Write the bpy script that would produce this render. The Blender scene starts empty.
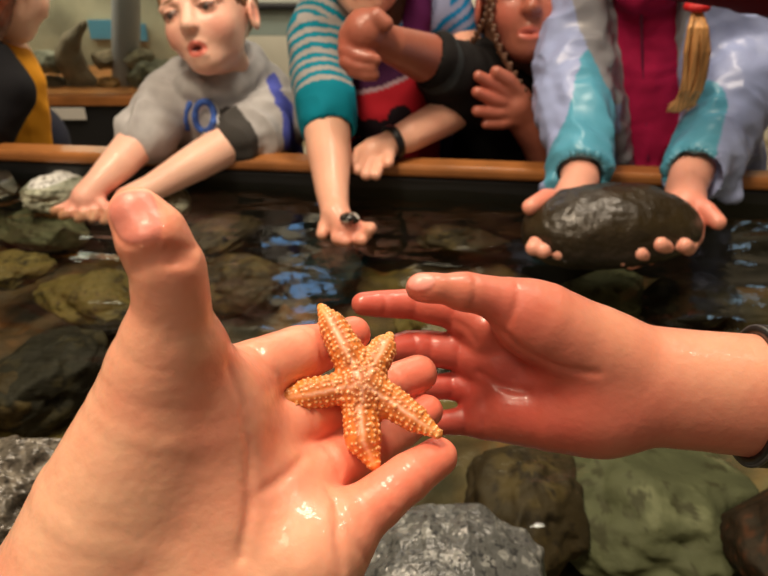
import bpy, math, random
import numpy as np
from mathutils import Vector, Matrix

# ------------------------------------------------------------------ camera, world, lights, exposure
SC = bpy.context.scene
COL = SC.collection
CAM_Z, PITCH, FPX = 0.40, math.radians(30), 693.0
cam_d = bpy.data.cameras.new('camera')
cam = bpy.data.objects.new('camera', cam_d); COL.objects.link(cam)
cam.location = (0, 0, CAM_Z); cam.rotation_euler = (math.radians(90) - PITCH, 0, 0)
cam_d.sensor_width = 36; cam_d.lens = 36 * FPX / 768; cam_d.clip_start = .01
cam_d.dof.use_dof = True; cam_d.dof.focus_distance = .235; cam_d.dof.aperture_fstop = 21
SC.camera = cam
SC.view_settings.view_transform = 'Standard'; SC.view_settings.look = 'None'
SC.view_settings.gamma = 1; SC.view_settings.use_curve_mapping = False
SC.view_settings.exposure = 0.0

world = bpy.data.worlds.new('world'); SC.world = world; world.use_nodes = True
world.node_tree.nodes['Background'].inputs[0].default_value = (1, .78, .62, 1)
world.node_tree.nodes['Background'].inputs[1].default_value = .16

def area(name, loc, target, size, power, col, size_y=None):
    l = bpy.data.lights.new(name, 'AREA'); l.energy = power; l.color = col; l.size = size
    if size_y: l.shape = 'RECTANGLE'; l.size_y = size_y
    o = bpy.data.objects.new(name, l); COL.objects.link(o); o.location = loc
    o.rotation_euler = (Vector(target) - Vector(loc)).to_track_quat('-Z', 'Y').to_euler()
    o['kind'] = 'helper'
    return o
WARM = (1, .80, .58)
area('ceiling_light_front', (-.45, .26, 1.75), (0, .35, .2), .40, 28, WARM)
area('ceiling_light_pool', (.35, 1.0, 2.0), (.05, .85, 0), .4, 21, (1, .84, .66))
area('near_side_fill', (-.7, -.6, 1.8), (-.2, .9, .1), .5, 9.5, WARM)  # added fill from behind the camera for the hand and children
area('back_wall_fill', (.0, 2.40, 1.97), (.0, 3.1, .45), .5, 62, (1, .9, .74))  # added lamp, out of view, to brighten the back wall
area('tank_fill', (-1.05, 2.27, .44), (-1.05, 2.3, 0), .9, 7, (1, .93, .75), .2)  # unseen lamp added to brighten the inside of the tank
for i, (x, y, z, p) in enumerate([(-.75, .75, 1.9, 2.6), (.62, 1.35, 1.9, 2.0), (.30, 1.75, 1.9, 2.2), (-.2, 2.2, 1.9, 3.0), (.9, .4, 1.9, 2.5)]):
    area('ceiling_spot', (x, y, z), (x, y - .1, 0), .07, p, (1, .86, .68))

# ------------------------------------------------------------------ geometry of the view: turns a place seen in the photo into a point
cp, sp = math.cos(PITCH), math.sin(PITCH)
def P(px, py, d):
    u, v = (px - 384) / FPX * d, (288 - py) / FPX * d
    return np.array((u, d * cp + v * sp, CAM_Z - d * sp + v * cp))
def W(px, py, y):
    v = (288 - py) / FPX
    return P(px, py, y / (cp + v * sp))
def WZ(px, py, z=0):
    v = (288 - py) / FPX
    return P(px, py, (CAM_Z - z) / (sp - v * cp))
def CV(x, y, z):   # direction: right, up, towards viewer -> world
    a = np.array((x, y * sp - z * cp, y * cp + z * sp)); return a / np.linalg.norm(a)

def lin(r, g, b):
    f = lambda c: (c / 255 / 12.92) if c <= 10 else ((c / 255 + .055) / 1.055) ** 2.4
    return np.array((f(r), f(g), f(b)))

# ------------------------------------------------------------------ vector noise
def vnoise(Pn, seed=0):
    Pn = np.asarray(Pn, float); i = np.floor(Pn).astype(np.int64); f = Pn - i; f = f * f * (3 - 2 * f)
    def h(a, b, c):
        n = (a * 73856093) ^ (b * 19349663) ^ (c * 83492791) ^ (seed * 2654435)
        n = (n ^ (n >> 13)) * 1274126177; n = n & 0x7fffffff
        return ((n >> 7) & 0xffff) / 65535.0
    r = 0
    for dx in (0, 1):
        for dy in (0, 1):
            for dz in (0, 1):
                w = (f[:, 0] if dx else 1 - f[:, 0]) * (f[:, 1] if dy else 1 - f[:, 1]) * (f[:, 2] if dz else 1 - f[:, 2])
                r = r + w * h(i[:, 0] + dx, i[:, 1] + dy, i[:, 2] + dz)
    return r * 2 - 1
def fbm(Pn, seed=0, o=4):
    r, a = 0, 1.0
    for k in range(o):
        r = r + a * vnoise(np.asarray(Pn) * 2 ** k, seed + k * 7); a *= .5
    return r

# ------------------------------------------------------------------ signed distance modelling
class Field:
    def __init__(s, lo, hi, vox):
        s.lo = np.array(lo, float); s.v = vox
        s.n = (np.ceil((np.array(hi) - s.lo) / vox)).astype(int) + 1
        s.D = np.full(s.n, .03, np.float32)
    def win(s, lo, hi):
        a = np.clip(np.floor((lo - s.lo) / s.v).astype(int), 0, s.n); b = np.clip(np.ceil((hi - s.lo) / s.v).astype(int) + 1, 0, s.n)
        if (b <= a).any(): return None
        sl = tuple(slice(int(a[k]), int(b[k])) for k in range(3))
        ax = [(s.lo[k] + np.arange(a[k], b[k]) * s.v).astype(np.float32) for k in range(3)]
        return sl, ax[0][:, None, None], ax[1][None, :, None], ax[2][None, None, :]
    def comb(s, sl, d, k):
        D = s.D[sl]; k = max(k, 1e-6)
        h = np.maximum(k - np.abs(D - d), 0) / k
        s.D[sl] = np.minimum(D, d) - h * h * k * .25
    def cut(s, sl, d, k):
        D = s.D[sl]; k = max(k, 1e-6)
        h = np.maximum(k - np.abs(D + d), 0) / k
        s.D[sl] = np.maximum(D, -d) + h * h * k * .25
    def cone(s, a, b, ra, rb, k=.003, sub=False):
        a = np.asarray(a, float); b = np.asarray(b, float)
        R = max(ra, rb); m = R + k + 3 * s.v
        w = s.win(np.minimum(a, b) - m, np.maximum(a, b) + m)
        if w is None: return
        sl, X, Y, Z = w; ab = (b - a).astype(np.float32); L = float(ab @ ab) + 1e-12
        x, y, z = X - np.float32(a[0]), Y - np.float32(a[1]), Z - np.float32(a[2])
        t = np.clip((x * ab[0] + y * ab[1] + z * ab[2]) / np.float32(L), 0, 1)
        d = np.sqrt((x - t * ab[0]) ** 2 + (y - t * ab[1]) ** 2 + (z - t * ab[2]) ** 2) - (np.float32(ra) + t * np.float32(rb - ra))
        (s.cut if sub else s.comb)(sl, d, k)
    def chain(s, pts, k=.003, sub=False):     # one limb: its own pieces meet without swelling, the whole blends with width k
        A = np.array([p for p, r in pts], float); R = max(r for p, r in pts); m = R + k + 3 * s.v
        w = s.win(A.min(0) - m, A.max(0) + m)
        if w is None: return
        sl, X, Y, Z = w; out = None
        for (a, ra), (b, rb) in zip(pts, pts[1:]):
            a = np.asarray(a, float); ab = (np.asarray(b, float) - a).astype(np.float32); L = float(ab @ ab) + 1e-12
            x, y, z = X - np.float32(a[0]), Y - np.float32(a[1]), Z - np.float32(a[2])
            t = np.clip((x * ab[0] + y * ab[1] + z * ab[2]) / np.float32(L), 0, 1)
            d = np.sqrt((x - t * ab[0]) ** 2 + (y - t * ab[1]) ** 2 + (z - t * ab[2]) ** 2) - (np.float32(ra) + t * np.float32(rb - ra))
            out = d if out is None else np.minimum(out, d)
        (s.cut if sub else s.comb)(sl, out, k)
    def ell(s, c, r, M=None, k=.003, sub=False):
        c = np.asarray(c, float); r = np.asarray(r, float); M = np.eye(3) if M is None else np.asarray(M)   # rows = local axes
        m = (r.max() + k + 3 * s.v)
        w = s.win(c - m, c + m)
        if w is None: return
        sl, X, Y, Z = w; x, y, z = X - np.float32(c[0]), Y - np.float32(c[1]), Z - np.float32(c[2])
        q = [M[i][0] * x + M[i][1] * y + M[i][2] * z for i in range(3)]
        k0 = np.sqrt(sum((q[i] / r[i]) ** 2 for i in range(3))); k1 = np.sqrt(sum((q[i] / r[i] ** 2) ** 2 for i in range(3))) + 1e-6
        d = (k0 * (k0 - 1) / k1).astype(np.float32)
        d = np.where(k0 < .05, -r.min(), d)
        (s.cut if sub else s.comb)(sl, d, k)
    def merge(s, o, k=.003): s.comb(tuple(slice(0, int(n)) for n in s.n), o.D, k)
    def like(s):
        f = Field.__new__(Field); f.lo, f.v, f.n = s.lo, s.v, s.n; f.D = np.full(s.n, .03, np.float32); return f
    def plane(s, p, n, k=.002):      # keep the side n points away from
        sl, X, Y, Z = s.win(s.lo, s.lo + s.n * s.v)
        s.D = np.maximum(s.D, ((X - p[0]) * n[0] + (Y - p[1]) * n[1] + (Z - p[2]) * n[2]).astype(np.float32))
    def mesh(s):
        D = s.D.copy()
        for ax in range(3):
            i0 = [slice(None)] * 3; i0[ax] = 0; D[tuple(i0)] = .03; i0[ax] = -1; D[tuple(i0)] = .03
        S = D < 0; c = np.zeros(np.array(S.shape) - 1, np.uint8)
        for o in np.ndindex(2, 2, 2): c += S[o[0]:S.shape[0] - 1 + o[0], o[1]:S.shape[1] - 1 + o[1], o[2]:S.shape[2] - 1 + o[2]]
        act = (c > 0) & (c < 8); idx = np.argwhere(act); vid = np.full(act.shape, -1, np.int64); vid[act] = np.arange(len(idx))
        acc = np.zeros((len(idx), 3)); cnt = np.zeros(len(idx))
        for ax in range(3):
            o1, o2 = [q for q in range(3) if q != ax]
            for i in (0, 1):
                for j in (0, 1):
                    a = np.zeros(3, int); a[o1] = i; a[o2] = j; b = a.copy(); b[ax] = 1
                    A, B = idx + a, idx + b; da = D[A[:, 0], A[:, 1], A[:, 2]]; db = D[B[:, 0], B[:, 1], B[:, 2]]
                    m = (da < 0) != (db < 0); t = np.where(m, da / np.where(m, da - db, 1), 0)
                    p = np.tile(a.astype(float), (len(idx), 1)); p[:, ax] = t; acc += p * m[:, None]; cnt += m
        V = (idx + acc / cnt[:, None]) * s.v + s.lo; Q = []
        for ax in range(3):
            o1, o2 = (ax + 1) % 3, (ax + 2) % 3
            sa = [slice(None)] * 3; sb = [slice(None)] * 3; sa[ax] = slice(0, -1); sb[ax] = slice(1, None)
            A, B = S[tuple(sa)], S[tuple(sb)]; e = np.argwhere(A != B); e = e[(e[:, o1] > 0) & (e[:, o2] > 0)]
            e = e[(e[:, o1] < act.shape[o1]) & (e[:, o2] < act.shape[o2])]
            ins = A[e[:, 0], e[:, 1], e[:, 2]]; q = []
            for d1, d2 in ((-1, -1), (0, -1), (0, 0), (-1, 0)):
                g = e.copy(); g[:, o1] += d1; g[:, o2] += d2; q.append(vid[g[:, 0], g[:, 1], g[:, 2]])
            q = np.array(q).T; q[~ins] = q[~ins][:, ::-1]; Q.append(q)
        Q = np.concatenate(Q)
        return V, Q

def relax(V, Q, it=2, lam=.5):
    E = np.concatenate([Q[:, [0, 1]], Q[:, [1, 2]], Q[:, [2, 3]], Q[:, [3, 0]]])
    n = len(V); deg = np.bincount(E.ravel(), minlength=n).astype(float); deg[deg == 0] = 1
    for _ in range(it):
        N = np.stack([np.bincount(E[:, 0], V[E[:, 1], k], n) + np.bincount(E[:, 1], V[E[:, 0], k], n) for k in range(3)], 1) / deg[:, None]
        V = V + lam * (N - V)
    return V
def normals(V, Q):
    N = np.cross(V[Q[:, 2]] - V[Q[:, 0]], V[Q[:, 3]] - V[Q[:, 1]]); n = len(V)
    R = np.stack([sum(np.bincount(Q[:, j], N[:, k], n) for j in range(4)) for k in range(3)], 1)
    return R / (np.linalg.norm(R, axis=1)[:, None] + 1e-12)

def quick_mesh(name, V, F, mat, parent=None, cols=None, smooth=True):
    me = bpy.data.meshes.new(name)
    V = np.asarray(V, float)
    if isinstance(F, np.ndarray):
        k = F.shape[1]; me.vertices.add(len(V)); me.vertices.foreach_set('co', V.astype(np.float32).ravel())
        me.loops.add(F.size); me.loops.foreach_set('vertex_index', F.astype(np.int32).ravel())
        me.polygons.add(len(F)); me.polygons.foreach_set('loop_start', np.arange(0, F.size, k, dtype=np.int32))
        me.update(calc_edges=True)
    else: me.from_pydata([tuple(v) for v in V], [], F)
    me.validate()
    me.polygons.foreach_set('use_smooth', [smooth] * len(me.polygons))
    if cols is not None:
        a = me.color_attributes.new('tone', 'FLOAT_COLOR', 'POINT')
        a.data.foreach_set('color', (cols if cols.shape[1] == 4 else np.concatenate([cols, np.ones((len(cols), 1))], 1)).astype(np.float32).ravel())
    me.materials.append(mat)
    o = bpy.data.objects.new(name, me); COL.objects.link(o)
    if parent is not None: o.parent = parent
    return o
def solid(name, field, mat, parent=None, colf=None, disp=None, it=1):
    V, Q = field.mesh(); V = relax(V, Q, it)
    if disp is not None:
        N = normals(V, Q); V = V + N * disp(V, N)[:, None]
    return quick_mesh(name, V, Q, mat, parent, colf(V, normals(V, Q)) if colf else None)
def empty(name, loc=(0, 0, 0)):
    o = bpy.data.objects.new(name, None); COL.objects.link(o); o.empty_display_size = .05
    return o
def tag(o, label=None, cat=None, group=None, kind=None):
    if label: o['label'] = label
    if cat: o['category'] = cat
    if group: o['group'] = group
    if kind: o['kind'] = kind
    return o

# ------------------------------------------------------------------ materials
def mat(name, col=(.5, .5, .5), rough=.5, attr=False, spec=.5, bump=0, bscale=200, bdist=.001, sss=0, coat=0, metal=0, var=0, vscale=20, coat_rough=.08, sheen=0, rvar=0, det=4, wet=0):
    m = bpy.data.materials.new(name); m.use_nodes = True; nt = m.node_tree; b = nt.nodes['Principled BSDF']
    N = nt.nodes.new; L = nt.links.new
    b.inputs['Base Color'].default_value = (*col, 1); b.inputs['Roughness'].default_value = rough
    b.inputs['Specular IOR Level'].default_value = spec; b.inputs['Metallic'].default_value = metal
    geo = N('ShaderNodeNewGeometry'); src = None
    if attr:
        a = N('ShaderNodeAttribute'); a.attribute_name = 'tone'; src = a.outputs['Color']; L(src, b.inputs['Base Color'])
    if var:
        n = N('ShaderNodeTexNoise'); n.inputs['Scale'].default_value = vscale; n.inputs['Detail'].default_value = 5; L(geo.outputs['Position'], n.inputs['Vector'])
        mr = N('ShaderNodeMapRange'); mr.inputs[1].default_value = .3; mr.inputs[2].default_value = .7; mr.inputs[3].default_value = 1 - var; mr.inputs[4].default_value = 1 + var
        L(n.outputs['Fac'], mr.inputs[0]); mx = N('ShaderNodeMix'); mx.data_type = 'RGBA'; mx.blend_type = 'MULTIPLY'; mx.inputs[0].default_value = 1
        if src: L(src, mx.inputs[6])
        else: mx.inputs[6].default_value = (*col, 1)
        L(mr.outputs[0], mx.inputs[7]); L(mx.outputs[2], b.inputs['Base Color'])
    if rvar:
        n = N('ShaderNodeTexNoise'); n.inputs['Scale'].default_value = 60; n.inputs['Detail'].default_value = 4; L(geo.outputs['Position'], n.inputs['Vector'])
        mr = N('ShaderNodeMapRange'); mr.inputs[1].default_value = .35; mr.inputs[2].default_value = .65; mr.inputs[3].default_value = rough - rvar; mr.inputs[4].default_value = rough + rvar
        L(n.outputs['Fac'], mr.inputs[0]); L(mr.outputs[0], b.inputs['Roughness'])
    if bump:
        n = N('ShaderNodeTexNoise'); n.inputs['Scale'].default_value = bscale; n.inputs['Detail'].default_value = det; L(geo.outputs['Position'], n.inputs['Vector'])
        bp = N('ShaderNodeBump'); bp.inputs['Strength'].default_value = bump; bp.inputs['Distance'].default_value = bdist
        L(n.outputs['Fac'], bp.inputs['Height']); L(bp.outputs[0], b.inputs['Normal'])
        if coat and wet:
            n2 = N('ShaderNodeTexNoise'); n2.inputs['Scale'].default_value = wet; n2.inputs['Detail'].default_value = 2; L(geo.outputs['Position'], n2.inputs['Vector'])
            b2 = N('ShaderNodeBump'); b2.inputs['Strength'].default_value = .55; b2.inputs['Distance'].default_value = .0012; L(n2.outputs['Fac'], b2.inputs['Height']); L(b2.outputs[0], b.inputs['Coat Normal'])
        elif coat: L(bp.outputs[0], b.inputs['Coat Normal'])
    if sss:
        b.inputs['Subsurface Weight'].default_value = sss; b.inputs['Subsurface Radius'].default_value = (1, .3, .15); b.inputs['Subsurface Scale'].default_value = .006
    b.inputs['Coat Weight'].default_value = coat; b.inputs['Coat Roughness'].default_value = coat_rough
    if coat and wet:
        ml = N('ShaderNodeMath'); ml.operation = 'MULTIPLY'; ml.inputs[1].default_value = coat; L(a.outputs['Alpha'], ml.inputs[0]); L(ml.outputs[0], b.inputs['Coat Weight'])
    if sheen: b.inputs['Sheen Weight'].default_value = sheen
    return m
M_skin = mat('wet_skin', attr=True, rough=.44, sss=.25, coat=.45, bump=.22, bscale=420, bdist=.0007, coat_rough=.13, rvar=.12, wet=190)
M_kid = mat('skin', attr=True, rough=.42, sss=.12, spec=.45, coat=.12, bump=.3, bscale=120, bdist=.002)
M_cloth = mat('cloth', attr=True, rough=.85, spec=.2, bump=.3, bscale=350, bdist=.001)
M_shiny = mat('nylon', attr=True, rough=.36, spec=.5, bump=.28, bscale=34, bdist=.010, det=1)
M_hair = mat('hair', attr=True, rough=.5, spec=.4, bump=.6, bscale=300, bdist=.001)
M_star = mat('starfish_skin', attr=True, rough=.38, sss=.2, coat=.25, bump=.3, bscale=900, bdist=.0004)
M_black = mat('black_rubber', (.008, .008, .009), .35)

def blob(C, V, c, r, col, s=1.0):
    w = np.exp(-((V - c) ** 2).sum(1) / (r * r))[:, None] * s
    return C * (1 - w) + np.asarray(col) * w
def march(Fd, p, d, L, n=400):      # first crossing of the surface from p along d
    t = np.linspace(0, L, n); Q = p + t[:, None] * d; i = np.round((Q - Fd.lo) / Fd.v).astype(int)
    ok = ((i >= 0) & (i < Fd.n)).all(1); j = np.clip(i, 0, Fd.n - 1); v = np.where(ok, Fd.D[j[:, 0], j[:, 1], j[:, 2]], .03)
    w = np.argmax(v < 0)
    return Q[w] if v[w] < 0 else None
def on(Fd, px, py, d0=.12, d1=.34):
    a, b = P(px, py, d0), P(px, py, d1); L = np.linalg.norm(b - a); return march(Fd, a, (b - a) / L, L, 700)
def strap(name, c, ax, up, ra, rb, w, t, mat_, parent=None, n=72):
    ax = np.asarray(ax) / np.linalg.norm(ax); up = np.asarray(up) - ax * (np.asarray(up) @ ax); up /= np.linalg.norm(up); s = np.cross(ax, up)
    V, Fq = [], []; prof = [(-w, 0), (-w, t * .6), (-w * .8, t), (w * .8, t), (w, t * .6), (w, 0)]
    for i in range(n):
        a = 2 * math.pi * i / n
        for (x, h) in prof: V.append(c + ax * x + up * (ra + h) * math.cos(a) + s * (rb + h) * math.sin(a))
    k = len(prof)
    for i in range(n):
        for j in range(k):
            Fq.append([i * k + j, i * k + (j + 1) % k, ((i + 1) % n) * k + (j + 1) % k, ((i + 1) % n) * k + j])
    return quick_mesh(name, V, np.array(Fq), mat_, parent)
# ------------------------------------------------------------------ the room and the pool
def box(name, c, s, m, parent=None, rz=0, bevel=.003, rx=0):
    V = [Vector((x * s[0] / 2, y * s[1] / 2, z * s[2] / 2)) for x in (-1, 1) for y in (-1, 1) for z in (-1, 1)]
    R = Matrix.Rotation(rz, 3, 'Z') @ Matrix.Rotation(rx, 3, 'X')
    o = quick_mesh(name, [tuple(R @ v + Vector(c)) for v in V], [(0, 1, 3, 2), (4, 6, 7, 5), (0, 4, 5, 1), (2, 3, 7, 6), (0, 2, 6, 4), (1, 5, 7, 3)], m, parent, smooth=False)
    if bevel:
        b = o.modifiers.new('bevel', 'BEVEL'); b.width = bevel; b.segments = 2
    return o
RZ = math.atan(-.108)
def along(x, dy=0): return .99 - .108 * x + dy
M_wallc = mat('cream_paint', (.62, .58, .47), .8, var=.06, vscale=3)
M_wood = mat('varnished_wood', (.30, .115, .032), .35, var=.3, vscale=14, bump=.2, bscale=60, coat=.06)
M_tankwall = mat('black_liner', (.010, .011, .012), .4, bump=.2, bscale=30, bdist=.004)
M_floor = mat('floor_tile', (.30, .25, .18), .5, var=.1, vscale=4)
M_dark = mat('black_cabinet', (.009, .009, .010), .5)
S_ = lambda o: tag(o, kind='structure')
S_(box('floor', (0, 1.2, -.66), (7, 6.4, .04), M_floor, bevel=0))
S_(box('wall_back', (0, 3.2, .7), (7, .1, 2.8), M_wallc, bevel=0))
S_(box('wall_left', (-3.2, .8, .7), (.1, 5.2, 2.8), M_wallc, bevel=0))
S_(box('wall_right', (3.2, .8, .7), (.1, 5.2, 2.8), M_wallc, bevel=0))
S_(box('ceiling', (0, 1.0, 2.12), (6.6, 5.4, .06), mat('dark_ceiling', (.05, .042, .036), .9), bevel=0))

S_(box('added_baffle', (0, 2.08, 1.80), (6.6, .06, .58), mat('baffle_paint', (.06, .05, .042), .9), bevel=0))  # box added out of view to keep the back lamp's reflection off the water
# pool edge: black liner wall and wooden ledge
S_(box('trim_1', (0, along(0, .034), -.302), (3.4, .045, .64), M_tankwall, rz=RZ, bevel=.004)).name = 'wall_pool'
led = box('wooden_ledge', (0, along(0, .024), .031), (3.4, .042, .019), M_wood, rz=RZ, bevel=.006)
tag(led, 'long varnished orange-brown wooden ledge along the far pool wall', 'ledge')

# pool bottom: a bed of rock, real relief
def grid(x0, x1, y0, y1, nx, ny, zf):
    X, Y = np.meshgrid(np.linspace(x0, x1, nx), np.linspace(y0, y1, ny), indexing='ij'); V = np.stack([X.ravel(), Y.ravel(), np.zeros(X.size)], 1)
    V[:, 2] = zf(V); i = np.arange(nx * ny).reshape(nx, ny)
    Q = np.stack([i[:-1, :-1], i[1:, :-1], i[1:, 1:], i[:-1, 1:]], -1).reshape(-1, 4); return V, Q
def bed(V):
    p = V.copy(); p[:, 2] = 3
    b = fbm(p * 5.5, 21, 2); r = 1 - np.abs(vnoise(p * 11, 5)); return -.145 + .022 * b + .018 * r * r + .006 * fbm(p * 30, 8, 4)
V, Q = grid(-1.7, 1.7, -.25, 1.25, 420, 190, bed)
def bed_cols(V):
    p = V.copy(); p[:, 2] *= 2; a = fbm(p * 7, 31, 4); b = fbm(p * 16, 37, 4); c = fbm(p * 45, 39, 3)
    C = np.tile(lin(78, 58, 34), (len(V), 1)); 
    def mixin(C, col, w): w = np.clip(w, 0, 1)[:, None]; return C * (1 - w) + col * w
    C = mixin(C, lin(122, 106, 54), a * 1.5); C = mixin(C, lin(40, 34, 24), -b * 1.6); C = mixin(C, lin(140, 92, 48), (b - .3) * 2)
    g = 1 / (1 + np.exp(-((V[:, 0] - .03) * 14 - (V[:, 1] - .42) * 12)))          # the pale grey-green stone of the near side
    C = mixin(C, lin(128, 126, 96), g * (.55 + .5 * a)); C = mixin(C, lin(52, 50, 36), g * np.clip(-b * 2 - .1, 0, 1) * .8)
    return C * (1 + .25 * c[:, None])
M_bed = mat('wet_rock_bed', attr=True, rough=.7, bump=.5, bscale=90, bdist=.004)
bedo = quick_mesh('pool_floor', V, Q, M_bed, cols=bed_cols(V)); S_(bedo)

# water
def ripple(V):
    p = V * np.array((9, 16, 1)); return .0026 * fbm(p, 51, 3) * np.clip((V[:, 1] - .1) * 2, .25, 1) + .0005 * vnoise(V * 55, 4)
V, Q = grid(-1.7, 1.7, -.3, 1.22, 460, 240, ripple)
keep = (V[Q].mean(1)[:, 1] < along(V[Q].mean(1)[:, 0], .03)); Q = Q[keep]
mw = bpy.data.materials.new('water'); mw.use_nodes = True; nt = mw.node_tree; nt.nodes.clear(); N = nt.nodes.new; L = nt.links.new
out = N('ShaderNodeOutputMaterial'); mix = N('ShaderNodeMixShader'); tr = N('ShaderNodeBsdfTransparent'); gl = N('ShaderNodeBsdfGlossy'); fr = N('ShaderNodeFresnel'); g = N('ShaderNodeNewGeometry')
tr.inputs[0].default_value = (.77, .785, .70, 1); gl.inputs['Roughness'].default_value = .02; fr.inputs[0].default_value = 1.36
n1 = N('ShaderNodeTexNoise'); n1.inputs['Scale'].default_value = 26; n1.inputs['Detail'].default_value = 3; mp = N('ShaderNodeMapping'); mp.inputs['Scale'].default_value = (1, 2.2, 1)
bp = N('ShaderNodeBump'); bp.inputs['Strength'].default_value = .17; bp.inputs['Distance'].default_value = .006
L(g.outputs['Position'], mp.inputs[0]); L(mp.outputs[0], n1.inputs['Vector']); L(n1.outputs['Fac'], bp.inputs['Height'])
for q in (gl, fr): L(bp.outputs[0], q.inputs['Normal'])
L(fr.outputs[0], mix.inputs[0]); L(tr.outputs[0], mix.inputs[1]); L(gl.outputs[0], mix.inputs[2]); L(mix.outputs[0], out.inputs[0])
wat = quick_mesh('water', V, Q, mw); S_(wat)

# rocks
def rock(name, c, r, seed, cols, m, label, group=None, vox=.004, amp=.16, cat='rock', hole=None, rz=0, f=1.0, nn_=0):
    c = np.array(c, float); r = np.array(r, float); R = np.array(Matrix.Rotation(rz, 3, 'Z')).T
    n = nn_ or (56 if r.max() < .09 else 84)
    V, Fq = sph(n * 2, n); D = V.copy(); s = r.mean()
    k = 1 + amp * fbm(D * 1.3 * f + seed, seed, 3) - .10 * np.abs(vnoise(D * 3 * f + seed, seed + 1)) + .02 * fbm(D * 9 * f, seed + 2, 3)
    # a few broken faces
    rg = np.random.default_rng(seed)
    for _ in range(7):
        nn = rg.normal(size=3); nn /= np.linalg.norm(nn); k = np.minimum(k, rg.uniform(.78, .98) / np.maximum(D @ nn, .05))
    V = (D * k[:, None]) * r
    if hole is not None:
        w = np.exp(-(((V - hole[0]) ** 2).sum(1)) / hole[1] ** 2); V -= np.array((0, 0, 1)) * (w * hole[2])[:, None]
    V = V @ R.T if False else V @ R
    C = cols(V / s, D) ; o = quick_mesh(name, V + c, Fq, m, cols=C); return tag(o, label, cat, group)
def sph(nu, nv):
    V = [(0, 0, 1)]
    for j in range(1, nv):
        t = math.pi * j / nv
        for i in range(nu): a = 2 * math.pi * i / nu; V.append((math.sin(t) * math.cos(a), math.sin(t) * math.sin(a), math.cos(t)))
    V.append((0, 0, -1)); Fq = []
    for i in range(nu): Fq.append((0, 1 + i, 1 + (i + 1) % nu))
    for j in range(nv - 2):
        for i in range(nu): a = 1 + j * nu; Fq.append((a + i, a + nu + i, a + nu + (i + 1) % nu, a + (i + 1) % nu))
    a = 1 + (nv - 2) * nu
    for i in range(nu): Fq.append((a + i, len(V) - 1, a + (i + 1) % nu))
    return np.array(V), Fq
def speck(c1, c2, c3, seed, sc=6, cut=.35):
    def f(Vn, D):
        a = fbm(Vn * sc, seed, 4); b = fbm(Vn * sc * 2.7, seed + 3, 3); C = np.tile(c1, (len(Vn), 1)) * (1 + .3 * a[:, None])
        w = np.clip((a - cut) * 4, 0, 1)[:, None]; C = C * (1 - w) + c2 * w; w = np.clip((b - .35) * 4, 0, 1)[:, None]; return np.clip(C * (1 - w) + c3 * w, 0, 1)
    return f
M_wet = mat('wet_stone', attr=True, rough=.32, bump=.7, bscale=120, bdist=.003, coat=.3, coat_rough=.15)
M_sub = mat('algae_stone', attr=True, rough=.7, bump=.5, bscale=90, bdist=.003)
rock('boulder', WZ(447, 578, .0) + (0, 0, -.016), (.070, .066, .056), 3, speck(lin(86, 88, 86), lin(132, 134, 130), lin(50, 52, 53), 3, 9, .35), M_wet, 'smooth grey boulder with white veins, wet, just under the open palm', amp=.12, nn_=260)
rock('rock', WZ(30, 500, .0) + (-.04, .0, -.022), (.125, .080, .066), 12, speck(lin(88, 83, 74), lin(118, 112, 100), lin(46, 43, 38), 12, 18, .25), M_wet, 'rough grey barnacled rock rising from the water beside the thumb', amp=.22, f=2.2, nn_=260)
olive = speck(lin(112, 98, 52), lin(134, 122, 76), lin(66, 56, 30), 8, 3); brown = speck(lin(64, 52, 34), lin(88, 74, 46), lin(42, 32, 22), 9, 3)
dark = speck(lin(34, 32, 26), lin(62, 56, 40), lin(20, 18, 16), 10, 3); green = speck(lin(100, 104, 82), lin(128, 132, 108), lin(72, 72, 54), 14, 3); pale = speck(lin(215, 216, 212), lin(180, 182, 172), lin(110, 108, 96), 15, 3)
def under(px, py, z): return WZ(px, py, z)
rocks = [
 ((105, 300, -.085), (.085, .062, .040), olive, 'mossy yellow-green rock with a dark hollow, under water behind the thumb', ((.05, .0, .03), .022, .03)),
 ((12, 272, -.07), (.055, .04, .026), olive, 'small flat mustard stone under water at the picture edge', None),
 ((50, 375, -.095), (.075, .06, .040), dark, 'nearly black sunken stone with bright glints above it', None),
 ((15, 395, -.10), (.05, .05, .036), brown, 'brown sunken stone tucked against the rough grey rock', None),
 ((40, 228, -.08), (.10, .05, .035), green, 'long green sunken slab below the wet forearms', None),
 ((245, 285, -.095), (.07, .06, .04), brown, 'rust brown sunken rock between thumb and starfish', None),
 ((235, 230, -.085), (.11, .05, .035), brown, 'broad brown sunken rock beyond the thumb tip', None),
 ((330, 268, -.095), (.07, .05, .035), dark, 'dark sunken stone below the striped sleeve', None),
 ((440, 320, -.105), (.07, .05, .045), olive, 'olive sunken rock seen between the two reaching fingers', None),
 ((470, 235, -.085), (.10, .05, .03), brown, 'low reddish brown sunken rock left of the big shell', None),
 ((600, 300, -.09), (.10, .06, .035), green, 'dull green sunken rock beneath the big shell', None),
 ((525, 505, -.075), (.075, .062, .05), brown, 'smooth brown sunken rock right beside the grey boulder', None),
 ((640, 505, -.095), (.12, .10, .05), green, 'large pale green sunken rock under the bare wrist', None),
 ((800, 548, -.06), (.055, .07, .04), speck(lin(48, 30, 20), lin(84, 46, 28), lin(28, 18, 12), 22, 9), 'clump of rust-brown algae on stone at the picture corner', None),
 ((690, 300, -.09), (.09, .05, .035), dark, 'black sunken stone beyond the wristband', None),
 ((58, 190, -.018), (.066, .036, .028), pale, 'whitish rock breaking the surface behind the boy\'s fingers', None),
 ((175, 200, -.02), (.035, .025, .022), pale, 'small pale stone at the surface beyond the thumb tip', None),
 ((0, 190, -.02), (.05, .03, .03), dark, 'dark wet stone against the black pool wall', None)]
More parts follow.
